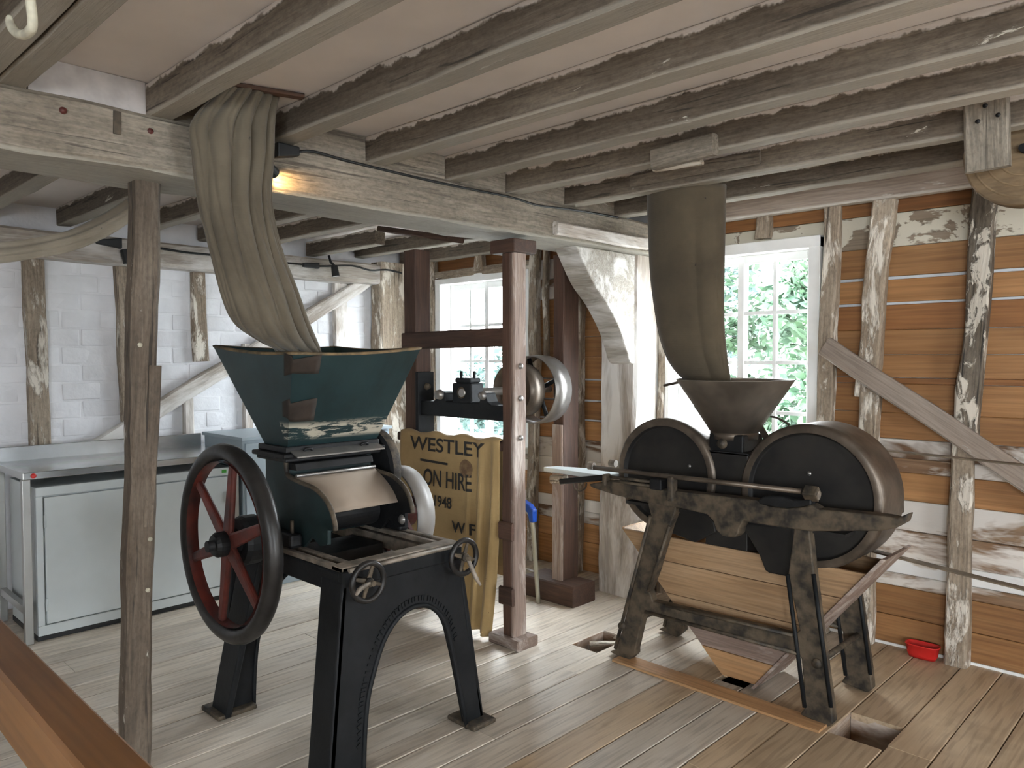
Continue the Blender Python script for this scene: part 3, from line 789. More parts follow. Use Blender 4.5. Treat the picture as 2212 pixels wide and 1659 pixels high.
MB().hexa([(-2.86, 1.632, 1.085), (-2.80, 1.632, 1.085), (-2.80, 2.012, 1.085), (-2.86, 2.012, 1.085), (-2.86, 1.632, 1.115), (-2.81, 1.632, 1.115), (-2.81, 2.012, 1.115), (-2.86, 2.012, 1.115)]).build('feed_bar', M['iron'], ml, bevel=.003)
MB().tube([(-2.80, 1.63, 1.065), (-2.80, 2.02, 1.065)], .007, 8).build('feed_rod', M['steel_grey'], ml)
MB().grid([[Vector((-2.815+.18*t+.03*math.sin(math.pi*t), y, 1.062-.135*t)) for y in (1.630, 1.82, 2.018)] for t in [i/8 for i in range(9)]]).build('feed_plate', M['cardboard'], ml, solid=.005)
MB().lathe((-2.82, 1.63, .88), (0, 1, 0), [(0, 0), (.07, 0), (.07, .38), (0, .38)], 28, smooth=False).build('crushing_roll', M['iron'], ml)
MB().box(-2.95, -2.72, 1.63, 2.0, .66, .74).build('discharge_chute', M['iron'], ml)
MB().box(-3.08, -2.72, 1.555, 1.61, TZ, .845).build('bearing_block', M['iron'], ml, bevel=.012)
MB().box(-3.08, -2.66, 2.045, 2.10, TZ, .845).build('bearing_block', M['iron'], ml, bevel=.012)
for x in (-2.76, -3.0): MB().tube([(x, 1.585, .84), (x, 1.585, .895)], .008, 8).build('stud_bolt', M['iron_dust'], ml)
MB().lathe((-2.61, 2.019, .855), (0, -1, 0), [(0, .012), (.014, .010), (.022, 0)], 12).build('cheek_bolt', M['steel_grey'], ml)
# hopper
B0 = [(-3.038, 1.622), (-2.852, 1.622), (-2.852, 2.066), (-3.038, 2.066)]
T0 = [(-3.282, 1.512), (-2.612, 1.512), (-2.612, 2.133), (-3.282, 2.133)]
hz = [1.600, 1.566, 1.590, 1.600]
hb = MB(); n = 12
outer = []; inner = []
for i in range(4):
    for q in range(n):
        t = q/n; j = (i+1) % 4
        dip = -.012*math.sin(math.pi*t)
        b = Vector((*[B0[i][k]*(1-t)+B0[j][k]*t for k in (0, 1)], 1.178))
        c = Vector((*[T0[i][k]*(1-t)+T0[j][k]*t for k in (0, 1)], hz[i]*(1-t)+hz[j]*t+dip))
        outer.append((b, c))
cx_ = Vector((-2.946, 1.83, 0))
def insz(p, d):
    v = Vector((p.x-cx_.x, p.y-cx_.y, 0)); return Vector((p.x-d*np.sign(v.x)*(abs(v.x) > .05), p.y-d*np.sign(v.y)*(abs(v.y) > .05), p.z))
N = len(outer)
rows = [[b for b, c in outer], [(b+c)/2 for b, c in outer], [c for b, c in outer], [insz(c, .016) for b, c in outer], [insz((b+c)/2, .016) for b, c in outer], [insz(b, .012) for b, c in outer]]
hb.grid(rows, smooth=False, closeu=True)
hop = hb.build('hopper', M['green'], ml)
MB().grid([[c+(b-c)*.018+(c-insz(c, .0022)) for b, c in outer], [c+Vector((0, 0, .0015))+(c-insz(c, .002)) for b, c in outer], [c*.5+insz(c, .016)*.5+Vector((0, 0, .005)) for b, c in outer], [insz(c, .017)+Vector((0, 0, .0015)) for b, c in outer]], closeu=True).build('rim', M['bare_edge'], hop)
def face_pt(i, t, v, off=.003):     # point on hopper face i (edge i to i+1), t along, v up
    j = (i+1) % 4
    b = Vector((*[B0[i][k]*(1-t)+B0[j][k]*t for k in (0, 1)], 1.178)); c = Vector((*[T0[i][k]*(1-t)+T0[j][k]*t for k in (0, 1)], hz[i]*(1-t)+hz[j]*t))
    nrm = [Vector((0, -1, -.3)), Vector((1, 0, -.6)), Vector((0, 1, -.3)), Vector((-1, 0, -.6))][i]
    return b*(1-v)+c*v+nrm.normalized()*off
for v0, v1, w0, w1 in ((.80, .985, .20, .14), (.30, .52, .22, .20)):
    pm = MB()
    colsA = [[face_pt(0, t, v+(.04*math.sin(9*t+v*20)), .004) for v in np.linspace(v0, v1, 5)] for t in np.linspace(1-w1*.6, .999, 5)]
    colsB = [[face_pt(1, t, v+(.03*math.sin(7*t+v*12)), .004) for v in np.linspace(v0+.02, v1-.02, 5)] for t in np.linspace(.001, w0, 6)]
    pm.grid(colsA+colsB)
    pm.build('corner_patch', M['patch'], hop, solid=.004)
# flywheel
def wheel(name, c, ax, Rm, rsec, nsp, a0, mats, parent, spw=.05, spt=.02, hubr=.05, hubl=.10, seg=48, rim2=None):
    c = Vector(c); ax = Vector(ax)
    prof = [(Rm+rsec[0]*math.cos(t), rsec[1]*math.sin(t)) for t in [2*math.pi*i/12 for i in range(12)]]
    w = MB().lathe(c, ax, prof, seg, closed=True).build(name, mats[0], parent)
    if rim2: MB().lathe(c, ax, [(Rm-rsec[0]-.002, -rsec[1]*.7), (Rm-rsec[0]-.008, 0), (Rm-rsec[0]-.002, rsec[1]*.7)], seg).build('inner_rim', rim2, w)
    a = Vector((0, 0, 1)); u = ax.cross(a).normalized(); up = Vector((0, 0, 1))
    for k in range(nsp):
        an = a0+2*math.pi*k/nsp
        d = u*math.cos(an)+up*math.sin(an); t = ax.cross(d)
        r0, r1 = hubr*.6, Rm-rsec[0]*.6
        q = []
        for hh in (-spt/2, spt/2):
            q += [c+d*r0-t*spw*.62+ax*hh, c+d*r0+t*spw*.62+ax*hh, c+d*r1+t*spw*.36+ax*hh, c+d*r1-t*spw*.36+ax*hh]
        MB().hexa(q).build('spoke', mats[1], w, bevel=spt*.4)
    MB().lathe(c-ax*hubl/2, ax, [(0, 0), (hubr*.8, 0), (hubr, hubl*.12), (hubr, hubl*.88), (hubr*.8, hubl), (0, hubl)], 20, smooth=False).build('hub', mats[2], w)
    return w
fw = wheel('flywheel', (-2.935, 1.40, .808), (0, 1, 0), .365, (.034, .036), 6, R(80), (M['rubber'], M['red'], M['iron']), ml, .052, .024, .05, .12, 56, rim2=M['red'])
MB().tube([(-2.935, 1.315, .808), (-2.935, 2.40, .808)], .022, 14).build('shaft', M['iron'], ml)
MB().lathe((-2.935, 1.44, .808), (0, 1, 0), [(0, 0), (.09, 0), (.10, .02), (.10, .075), (.08, .09), (0, .09)], 24, smooth=False).build('shaft_collar', M['iron'], ml)
bp = MB().lathe((-2.935, 2.245, .808), (0, 1, 0), [(.220, -.05), (.225, 0), (.220, .05), (.212, .05), (.217, 0), (.212, -.05)], 48, closed=True).build('belt_pulley', M['pulley_grey'], ml)
for k in range(5):
    an = k*2*math.pi/5+.5; d = Vector((math.cos(an), 0, math.sin(an))); t = Vector((0, 1, 0)).cross(d); c = Vector((-2.935, 2.245, .808))
    MB().hexa([c+d*.02-t*.03+Vector((0, h, 0)) for h in (-.01,)]+[c+d*.02+t*.03+Vector((0, -.01, 0)), c+d*.212+t*.02+Vector((0, -.01, 0)), c+d*.212-t*.02+Vector((0, -.01, 0))] +
              [c+d*.02-t*.03+Vector((0, .01, 0)), c+d*.02+t*.03+Vector((0, .01, 0)), c+d*.212+t*.02+Vector((0, .01, 0)), c+d*.212-t*.02+Vector((0, .01, 0))]).build('spoke', M['red'], bp)
MB().lathe((-2.935, 2.19, .808), (0, 1, 0), [(0, 0), (.075, 0), (.075, .12), (0, .12)], 20, smooth=False).build('hub', M['red'], bp)
gg = MB().lathe((-2.955, 2.095, 1.035), (0, 1, 0), [(0, 0), (.165, 0), (.182, .008), (.182, .05), (.165, .058), (0, .058)], 40, smooth=False).build('gear_guard', M['iron'], ml)
MB().lathe((-2.955, 2.095, 1.035), (0, 1, 0), [(.183, .008), (.186, .03), (.183, .05)], 40).build('guard_rim', M['iron_dust'], gg)
MB().lathe((-2.95, 2.115, .83), (0, 1, 0), [(0, 0), (.11, 0), (.12, .006), (.12, .045), (.11, .05), (0, .05)], 32, smooth=False).build('lower_guard', M['iron'], ml)
# adjusting handwheels with cranks
for (y, z, ca) in ((1.607, .742, R(178)), (2.072, .744, R(285))):
    hwl = wheel('adjusting_handwheel', (-2.275, y, z), (1, 0, 0), .068, (.011, .011), 4, R(20), (M['rubber'], M['iron_dust'], M['iron_dust']), ml, .016, .010, .017, .035, 28)
    MB().tube([(-2.345, y, z), (-2.24, y, z)], .010, 10).build('screw', M['iron_dust'], hwl)
    d = Vector((0, -math.cos(ca)*-1, math.sin(ca)))
    c = Vector((-2.255, y, z))
    MB().tube([c, c+d*.035+Vector((.012, 0, 0)), c+d*.075+Vector((.03, 0, -.006)), c+d*.098+Vector((.05, 0, -.012))], [.007, .009, .009, .005], 8).build('crank_handle', M['table_top'], hwl)

# ---- canvas chute falling from the ceiling into the green hopper
def sock(name, label, L, Rr, xs, mat, ax='x', depth=.55, pleats=7, amp=.10, seed=1, nrow=30, nseg=72, flat=1.0, hem=True):
    """L, Rr: left and right edge points of the photograph; xs: the plane each pair lies on."""
    Ls = smooth_pts([tuple(at(*p, ax, v)) for p, v in zip(L, xs)], 5); Rs = smooth_pts([tuple(at(*p, ax, v)) for p, v in zip(Rr, xs)], 5)
    rows = []
    rnd = random.Random(seed); ph = [rnd.uniform(0, 6.28) for _ in range(4)]
    nn = len(Ls)
    for i, (a, b) in enumerate(zip(Ls, Rs)):
        a = Vector(a); b = Vector(b); c = (a+b)/2; u = (b-a)/2
        tdir = (Vector(Ls[min(i+1, nn-1)])+Vector(Rs[min(i+1, nn-1)])-Vector(Ls[max(i-1, 0)])-Vector(Rs[max(i-1, 0)])).normalized()
        w = u.cross(tdir).normalized()*u.length*depth
        t = i/(nn-1)
        row = []
        for j in range(nseg):
            an = 2*math.pi*j/nseg
            f1 = math.sin(pleats*an+ph[0]+1.6*math.sin(2.3*t+ph[1])+1.1*math.sin(2*an+ph[2])+3.4*t)
            f2 = math.sin((pleats*2-3)*an+ph[1]-2.5*t+.8*math.sin(2*an))
            k = 1-amp*(1-abs(f1))**1.6*(.65+.35*math.sin(4*t+ph[3]))-amp*.35*(1-abs(f2))**2
            row.append(c+u*math.cos(an)*(.8+.2*k)+w*math.sin(an)*k)
        rows.append(row)
    o = MB().grid(rows, closeu=True).build(name, mat, None, solid=.004)
    return tag(o, label, 'canvas chute')
sock('canvas_chute', 'olive canvas chute with deep folds slanting from the ceiling into the green hopper',
     [(480, 188), (412, 262), (416, 340), (430, 440), (455, 540), (484, 650), (508, 700), (545, 728), (590, 752), (612, 790)],
     [(604, 190), (592, 262), (590, 340), (584, 430), (604, 530), (638, 620), (664, 690), (678, 722), (690, 752), (694, 790)],
     [-2.60, -2.60, -2.61, -2.63, -2.66, -2.70, -2.74, -2.77, -2.80, -2.82], M['canvas'], pleats=5, amp=.45, seed=4, depth=.55, nseg=160)
sock('canvas_chute', 'straight brown canvas chute dropping from the joists into the sheet metal funnel',
     [(1401, 418), (1403, 500), (1408, 600), (1420, 690), (1432, 745), (1452, 790), (1482, 822), (1510, 840)],
     [(1566, 398), (1564, 500), (1562, 600), (1562, 690), (1566, 745), (1572, 790), (1577, 822), (1576, 840)],
     [3.45]*8, M['canvas2'], ax='y', pleats=3, amp=.12, seed=9, depth=.5, nseg=120)
timber('hatch_trim', (-2.60, 1.16, 2.492), (-2.50, 1.50, 2.492), .05, .014, M['brown'], ce, jit=.002)

# ================================================================ twin-drum crushing machine
cm = thing('drum_crusher', 'dark twin drum crushing machine on a rusty cast iron frame with a metal funnel', 'grain crusher', (-1.8, 3.43, 0))
YF, YB = 3.185, 3.60
A_out = [(1402, 1065), (1399, 1088), (1406, 1114), (1380, 1217), (1343, 1362), (1330, 1403), (1316, 1408), (1356, 1428), (1372, 1414), (1372, 1403), (1389.5, 1327), (1395, 1321), (1422, 1329.5),
         (1723, 1411), (1731, 1424), (1739, 1527), (1728, 1544), (1788, 1571), (1799, 1563), (1796, 1527), (1775, 1375.6), (1758, 1240), (1749, 1153), (1750, 1105), (1716, 1100), (1714, 1151), (1702, 1240), (1714, 1299), (1727, 1362),
         (1714, 1371), (1439.5, 1306), (1410, 1299), (1402, 1277), (1417, 1236), (1447, 1136), (1459, 1105), (1462, 1070)]
P2 = lambda p, y: Vector((at(p[0], p[1], 'y', y).x, y, max(0.0, at(p[0], p[1], 'y', y).z)))
front = [P2(p, YF) for p in A_out]
def iron_side(shift):
    pts = [p+Vector((0, shift, 0)) for p in front]
    f = MB().prism(pts, (0, .05, 0)).build('frame_side', M['iron_dust'], cm, bevel=.006)
    # raised flanges along the legs
    for a, b in (((1406, 1114), (1330, 1400)), ((1447, 1136), (1402, 1277)), ((1758, 1240), (1796, 1527)), ((1702, 1240), (1739, 1527)), ((1439, 1307), (1714, 1372)), ((1395, 1321), (1723, 1411))):
        q0, q1 = P2(a, YF)+Vector((0, shift-.004, 0)), P2(b, YF)+Vector((0, shift-.004, 0))
        MB().tube([q0, q1], .009, 6).build('flange', M['iron_dark'] if a[0] > 1690 else M['iron_dust'], f)
    return f
iron_side(0); iron_side(YB-YF+.04)
for a in ((1344, 1352), (1765, 1433)):
    q = P2(a, YF); MB().lathe(q+Vector((0, -.012, 0)), (0, 1, 0), [(0, 0), (.020, .002), (.022, .01), (.022, .014)], 14).build('tie_bolt', M['iron_dust'], cm)
    MB().tube([q, q+Vector((0, YB-YF+.08, 0))], .013, 8).build('stretcher', M['iron_dust'], cm)
bed = [(1271, 1046), (1315, 1039), (1404, 1053), (1459, 1061), (1633, 1080), (1660, 1094), (1697, 1098), (1730, 1096), (1752, 1090), (1768, 1100), (1850, 1108), (1914, 1115), (1937, 1120), (1962, 1110), (1955, 1130), (1935, 1141), (1902, 1147), (1750, 1148), (1712, 1143),
       (1640, 1132), (1606, 1126), (1597, 1142), (1595, 1154), (1586, 1162), (1560, 1158), (1546, 1145), (1540, 1126), (1526, 1111), (1464, 1097), (1397, 1086), (1329, 1070), (1277, 1053)]
for y, dep in ((YF-.03, .07), (YB-.02, .07)):
    MB().prism([P2((p[0] if y < 3.3 else min(p[0], 1865), p[1]), YF-.03)+Vector((0, y-(YF-.03), 0)) for p in bed], (0, dep, 0)).build('bed_rail', M['iron_dust'], cm, bevel=.007)
MB().box(-2.30, -1.2, YF+.03, YB, .80, .815).build('bed_plate', M['casing'], cm)
# drum casings
def drum(cx, cz, r, y0, y1, name='drum_casing'):
    d = MB().lathe((cx, y0, cz), (0, 1, 0), [(0, .022), (r-.045, .022), (r-.034, .003), (r-.010, 0), (r, .010), (r, y1-y0-.01), (r-.01, y1-y0), (0, y1-y0)], 64, smooth=False).build(name, M['casing'], cm, bevel=.004)
    MB().lathe((cx, y0, cz), (0, 1, 0), [(r-.036, -.001), (r-.010, -.004), (r+.002, .006), (r+.002, .05), (r+.002, y1-y0-.01)], 64).build('casing_rim', M['rim_steel'], d)
    return d
drum(-2.128, .955, .283, 3.30, 3.54)
drum(-1.395, .937, .315, 3.30, 3.56)
for (u, v) in ((1489, 1007), (1748, 1023)):
    MB().lathe(P2((u, v), 3.318), (0, -1, 0), [(0, .005), (.009, .003), (.01, 0)], 10).build('drum_rivet', M['steel_grey'], cm)
# central column, boot below the right drum, bottom spouts
MB().box(-1.90, -1.68, 3.31, 3.55, .62, 1.10).build('centre_column', M['casing'], cm, bevel=.006)
neck = MB().box(-1.895, -1.715, 3.33, 3.53, 1.09, 1.18).build('feed_neck', M['iron'], cm, bevel=.008)
MB().box(-1.915, -1.675, 3.31, 3.55, 1.088, 1.098).build('neck_flange', M['iron'], neck)
MB().lathe((-1.82, 3.325, 1.135), (0, -1, 0), [(0, .022), (.02, .02), (.026, 0)], 14).build('neck_valve', M['iron_dust'], neck)
boot = [(1597, 1128), (1640, 1200), (1652, 1232), (1660, 1238), (1700, 1246), (1716, 1240), (1716, 1140)]
MB().prism([P2(p, 3.26) for p in boot], (0, .10, 0)).build('discharge_boot', M['casing'], cm, bevel=.008)
MB().prism([P2(p, 3.29) for p in ((1449, 1098), (1528, 1113), (1542, 1128), (1546, 1150), (1500, 1172), (1470, 1160), (1445, 1150))], (0, .06, 0)).build('left_boot', M['casing'], cm, bevel=.006)
# funnel
fc = Vector((-1.815, 3.43, 0))
fu = MB().lathe((fc.x, fc.y, 0), (0, 0, 1), [(.100, 1.165), (.276, 1.434), (.280, 1.437), (.276, 1.440), (.268, 1.434), (.094, 1.168)], 48, closed=True).build('funnel', M['funnel'], cm)
MB().lathe((fc.x, fc.y, 0), (0, 0, 1), [(.098, 1.150), (.112, 1.152), (.114, 1.185), (.106, 1.190)], 36).build('funnel_collar', M['rim_steel'], fu)
# bent lever beside the funnel
lv = [at(u, v, 'y', 3.36) for u, v in ((1434, 833), (1452, 829), (1470, 826), (1484, 836), (1510, 868), (1535, 895), (1552, 925))]
MB().tube(smooth_pts([tuple(p) for p in lv], 3), .007, 8).build('lever', M['rim_steel'], cm)
lv2 = [at(u, v, 'y', 3.53) for u, v in ((1635, 905), (1655, 899), (1680, 903), (1705, 918))]
MB().tube(smooth_pts([tuple(p) for p in lv2], 3), .006, 8).build('wire_stay', M['rim_steel'], cm)
timber('funnel_bracket', at(1632, 905, 'y', 3.5), at(1655, 945, 'y', 3.5), .012, .03, M['rim_steel'], cm, jit=0, ch=.002)
# tension rod, clamp posts, screws
MB().tube([P2((1283, 1010), 3.15), P2((1732, 1062), 3.15)], .012, 8).build('tension_bar', M['rim_steel'], cm)
MB().lathe(P2((1738, 1064), 3.15), (1, 0, 0), [(0, 0), (.034, 0), (.034, .06), (0, .06)], 4, smooth=False).build('bar_block', M['iron_dust'], cm, bevel=.005)
MB().lathe(P2((1754, 1068), 3.15), (1, 0, 0), [(0, .03), (.020, .03), (.020, .0), (0, .0)], 6, smooth=False).build('bar_nut', M['table_top'], cm)
c0 = P2((1451, 1045), 3.15)
MB().box(c0.x-.016, c0.x+.016, 3.13, 3.18, .86, .98).build('clamp_post', M['iron_dust'], cm, bevel=.008)
for dv in (0, 9):
    MB().tube([P2((1318, 1030+dv), 3.165), P2((1408, 1041+dv), 3.165)], .008, 8).build('adjusting_screw', M['iron_dust'], cm)
c1 = P2((1421, 1046), 3.165); MB().box(c1.x-.035, c1.x+.035, 3.14, 3.20, c1.z-.026, c1.z+.03).build('screw_block', M['iron'], cm, bevel=.008)
c2 = P2((1310, 1036), 3.165); MB().box(c2.x-.010, c2.x+.010, 3.14, 3.19, c2.z-.03, c2.z+.03).build('screw_bracket', M['iron_dust'], cm, bevel=.006)
# right hand bearing cap on the bed
c3 = P2((1700, 1085), 3.16); MB().prism([P2(p, 3.14) for p in ((1636, 1080), (1650, 1072), (1690, 1072), (1712, 1080), (1752, 1078), (1752, 1092), (1700, 1099), (1640, 1090))], (0, .05, 0)).build('bearing_cap', M['iron'], cm, bevel=.006)
# feed tray at the left end
tr0 = at(1193, 1027, 'y', 3.33); tr1 = at(1318, 1018, 'y', 3.33)
MB().hexa([(-2.87, 3.22, .905), (-2.44, 3.20, .905), (-2.40, 3.44, .905), (-2.84, 3.30, .905), (-2.87, 3.22, .93), (-2.44, 3.20, .93), (-2.40, 3.44, .93), (-2.84, 3.30, .93)]).build('end_tray', M['cabinet'], cm, bevel=.004)
timber('tray_block', at(1194, 1036, 'y', 3.21), at(1222, 1037, 'y', 3.21), .05, .045, M['stud'], cm, jit=.002)
timber('tray_arm', at(1212, 1040, 'y', 3.19), at(1312, 1031, 'y', 3.19), .03, .03, M['iron'], cm, jit=0, ch=.006)
MB().lathe(at(1272, 1006, 'y', 3.22), (1, 0, 0), [(0, 0), (.020, 0), (.020, .035), (0, .035)], 12, smooth=False).build('end_nut', M['table_top'], cm)
MB().lathe(at(1318, 1000, 'y', 3.42), (1, 0, 0), [(0, 0), (.020, 0), (.020, .04), (0, .04)], 12, smooth=False).build('end_nut', M['table_top'], cm)
MB().tube(smooth_pts([tuple(at(u, v, 'y', 3.2)) for u, v in ((1238, 1043), (1242, 1055), (1252, 1061), (1264, 1055), (1267, 1043))], 3), .004, 6).build('wire_loop', M['iron_dust'], cm)

# ---- wooden bin hanging under the crusher
bn = thing('wooden_bin', 'knotty pine hopper bin tapering down under the twin drum crusher', 'bin', (-1.75, 3.43, 0))
zt, zb = .66, .03
def bin_x(z, side):
    t = (z-zb)/(zt-zb)
    return (-1.80-.60*t if t < 10 else 0) if side < 0 else (-1.63+.50*t)
ys = (3.30, 3.585)
zs = [.03, .145, .235, .36, .52, .645]
for y in ys:
    for a, b in zip(zs[:-1], zs[1:]):
        e = .0015
        if y == ys[0]:
            q = [(bin_x(a, -1), y, a+e), (bin_x(a, 1), y, a+e), (bin_x(b, 1), y, b-e), (bin_x(b, -1), y, b-e)]
        else: q = [(bin_x(a, -1), y, a+e), (bin_x(a, 1), y, a+e), (bin_x(b, 1), y, b-e), (bin_x(b, -1), y, b-e)]
        MB().prism(q, (0, .018, 0)).build('bin_board', M['bin'] if a > .2 else M['brown_lit'] if a > .1 else M['newboard'], bn, bevel=.002)
for s in (-1, 1):
    x0, x1 = bin_x(zb-.02, s), bin_x(zt+.06, s)
    if s < 0: x1 = bin_x(zt-.015, s)
    ya, zu = (3.320, zt-.015) if s < 0 else (3.285, zt+.06)
    MB().prism([(x0, ya, zb-.015), (x0+s*.018, ya, zb-.015), (x1+s*.018, ya, zu), (x1, ya, zu)], (0, 3.62-ya if s > 0 else .26, 0)).build('bin_side', M['brown_lit'] if s > 0 else M['bin'], bn, bevel=.002)

# ---- fresh board let into the floor in front of the crusher, and the drive belt
nb = timber('floor_patch_board', at(1330, 1424, 'z', .004), at(1775, 1578, 'z', .004), .11, .012, M['newboard'], None, jit=.001, ch=.002)
nb.location.z = .0065; nb.location.y += .025
tag(nb, 'fresh orange pine board lying on the floor between the crusher feet', 'board')
bl = thing('drive_belt', 'long narrow leather belt running from the right drum out of view', 'belt', (-.9, 3.6, .8))
for p, q in (((1868, 968), (2290, 1012)), ((1880, 1188), (2290, 1292))):
    a_, b_ = at(*p, 'y', 3.62), at(*q, 'y', 3.62)
    timber('belt_run', a_, a_+(b_-a_)*4.2, .05, .006, M['belt'], bl, jit=.001, ch=.001)
bpl = MB().lathe((-1.38, 3.58, .935), (0, 1, 0), [(.255, 0), (.262, .04), (.255, .08), (.245, .08), (.245, 0)], 40, closed=True).build('drive_pulley', M['rim_steel'], cm)

# ================================================================ brown bearing frame with pulleys
fr = thing('bearing_frame', 'reddish brown timber frame of three posts carrying an iron bearing bracket', 'frame', (-3.1, 3.0, 0))
def fpost(x0, x1, y, z1, w, d, mat='brown', z0=0, lit=None):
    return timber('post', (x0, y, z0), (x1, y, z1), w, d, M[mat], fr, up=(0, 1, 0), jit=.003, ch=.005)
fpost(-2.857, -2.857, 2.955, 2.095, .066, .09, z0=.055)
timber('sister_plank', (-2.811, 2.957, .055), (-2.811, 2.957, 2.095), .026, .094, M['brown_lit'], fr, up=(0, 1, 0), jit=.004, ch=.006)  # this plank carries the post's lit face in its paler colour
fpost(-3.71, -3.725, 3.01, 2.20, .11, .12)
fpost(-3.17, -3.17, 3.775, 2.19, .087, .148, z0=.13)
timber('scabbed_plank', (-3.165, 3.688, .13), (-3.165, 3.688, 1.12), .085, .022, M['brown_lit'], fr, up=(0, 1, 0), jit=.002)  # lit lower face of the rear post, put in by the paler colour
MB().box(-2.945, -2.765, 2.875, 3.05, 2.095, 2.165).build('cap_block', M['brown'], fr, bevel=.006)
timber('foot_block', (-2.96, 2.955, .028), (-2.745, 2.955, .028), .16, .056, M['brown_lit'], fr, jit=.002)
timber('foot_block', (-3.40, 3.73, .065), (-2.985, 3.73, .065), .22, .13, M['brown'], fr, jit=.003)
timber('head_plate', at(832, 496, 'y', 3.05), at(985, 518, 'y', 3.05), .13, .035, M['brown'], fr, jit=.003)
timber('cross_rail', (-3.76, 2.935, 1.645), (-2.84, 2.935, 1.655), .035, .10, M['brown'], fr, jit=.003)
for z in (.62, .27): timber('cleat', (-2.90, 2.902, z), (-2.80, 2.902, z), .022, .10, M['brown'], fr, jit=.003)
timber('sack_rail', (-3.80, 2.93, 1.065), (-2.9, 2.93, 1.065), .04, .05, M['brown'], fr, jit=.002)
for z in (1.50, 1.33, 1.12): MB().lathe((-2.797, 2.955, z), (1, 0, 0), [(0, .012), (.014, .010), (.016, 0)], 12).build('bolt', M['steel_grey'], fr)
# iron bracket with bearings
br = MB()
bz0, bz1 = 1.20, 1.285
prof = [(-3.63, bz0), (-2.86, bz0), (-2.86, bz1), (-3.02, bz1), (-3.05, 1.30), (-3.075, 1.35), (-3.10, 1.345), (-3.115, 1.29), (-3.40, 1.29), (-3.405, 1.34), (-3.46, 1.35), (-3.475, 1.31), (-3.51, bz1), (-3.63, bz1)]
bro = MB().prism([(x, 2.955, z) for x, z in prof], (0, .09, 0)).build('bearing_bracket', M['iron_dark'], fr, bevel=.006)
MB().box(-3.655, -3.625, 2.935, 3.06, 1.08, 1.46).build('bracket_lug', M['iron_dark'], bro, bevel=.006)
MB().lathe((-3.62, 3.0, 1.37), (1, 0, 0), [(0, .02), (.016, .018), (.022, 0)], 12).build('lug_bolt', M['iron_dust'], bro)
MB().lathe((-3.43, 2.945, 1.33), (0, -1, 0), [(0, .03), (.026, .03), (.03, 0)], 16).build('end_boss', M['steel_grey'], bro)
MB().lathe((-3.07, 2.945, 1.335), (0, -1, 0), [(0, .02), (.022, .02), (.026, 0)], 16).build('end_boss', M['steel_grey'], bro)
plk = MB(); plk.box(-3.335, -3.175, 2.95, 3.05, 1.285, 1.40); plk.box(-3.32, -3.19, 2.955, 3.045, 1.40, 1.43)
pk = plk.build('plummer_block', M['iron_dark'], bro, bevel=.010)
MB().lathe((-3.255, 2.948, 1.345), (0, -1, 0), [(0, .006), (.030, .005), (.034, 0)], 20).build('bearing_face', M['iron_dust'], bro)
for x in (-3.31, -3.20): MB().tube([(x, 3.0, 1.40), (x, 3.0, 1.468)], .009, 6).build('cap_bolt', M['iron_dark'], bro)

# ---- line-shaft pulleys
ls = thing('line_shaft', 'worn steel belt pulleys on a shaft beside the brown frame post', 'pulley', (-3.2, 3.2, 1.34))
MB().tube([(-3.245, 2.94, 1.345), (-3.245, 3.70, 1.345)], .024, 14).build('shaft', M['steel_grey'], ls)
def pulley(y0, y1, r, mat, th=.010, disc=None, nsp=4):
    c = Vector((-3.245, (y0+y1)/2, 1.345)); h = (y1-y0)/2
    p = MB().lathe(c, (0, 1, 0), [(r-.004, -h), (r, 0), (r-.004, h), (r-.004-th, h), (r-th, 0), (r-.004-th, -h)], 48, closed=True).build('pulley', mat, ls)
    if disc: MB().lathe(c, (0, 1, 0), [(.02, -.01), (r-th-.002, -.01), (r-th-.002, .01), (.02, .01)], 40, smooth=False).build('pulley_web', disc, p)
    else:
        for k in range(nsp):
            an = k*2*math.pi/nsp+.4; d = Vector((math.cos(an), 0, math.sin(an)))
            MB().tube([c+d*.02, c+d*(r-th)], .014, 8).build('pulley_arm', M['iron'], p)
    return p
pulley(3.35, 3.48, .164, M['rim_steel'], .012, M['rim_steel'])
pulley(3.52, 3.67, .216, M['steel_grey'], .008)

# ================================================================ hessian sack over the rail
def sack_y(u, z):
    """Front surface of the hanging sack: u runs 0 (left) to 1 (right)."""
    hang = max(0, 1.06-z)
    fold = 0
    if u > .68:
        s = (u-.68)/.32
        fold = (.030*math.sin(s*16+hang*1.2)+.012*math.sin(s*31))*min(1, s*4)
    return 2.905-.025*hang-.016*math.sin(u*5+.6)*min(1, hang*2)-.02*fold/.03*min(1, .3+hang)
sk = thing('hessian_sack', 'tan hessian sack with black stencilled lettering hung over the brown frame rail', 'sack', (-3.3, 2.9, .5))
rows = []
nu, nz = 70, 44
for i in range(nz+1):
    t = i/nz; row = []
    for j in range(nu+1):
        u = j/nu
        # outline: left edge swings right towards the bottom, the right edge gathers into folds
        if t < .08:
            a = t/.08*math.pi*.75
            z = 1.082+.022*math.sin(a)+.010*math.sin(u*22); y = 2.958-.038*(1-math.cos(a))
            x = -3.755+.855*u
            row.append(Vector((x, y, z))); continue
        tt = (t-.08)/.92
        zb_ = .115-.10*u**1.5
        z = 1.085+.008*math.sin(u*22)*(1-tt)-(1.085-zb_)*tt
        x0 = -3.755+.10*tt*tt; x1 = -2.90-.075*tt**2
        x = x0+(x1-x0)*u
        row.append(Vector((x, sack_y(u, z)-.004, z)))
    rows.append(row)
so = MB().grid(rows).build('sack_cloth', M['burlap'], sk, solid=.005)
brow = []
for i in range(12):
    t = i/11
    brow.append([Vector((-3.755+.855*u, 2.958+.03*math.sin(t*2), 1.095-.75*t)) for u in np.linspace(0, 1, 16)])
MB().grid(brow).build('sack_back', M['burlap'], sk, solid=.005)
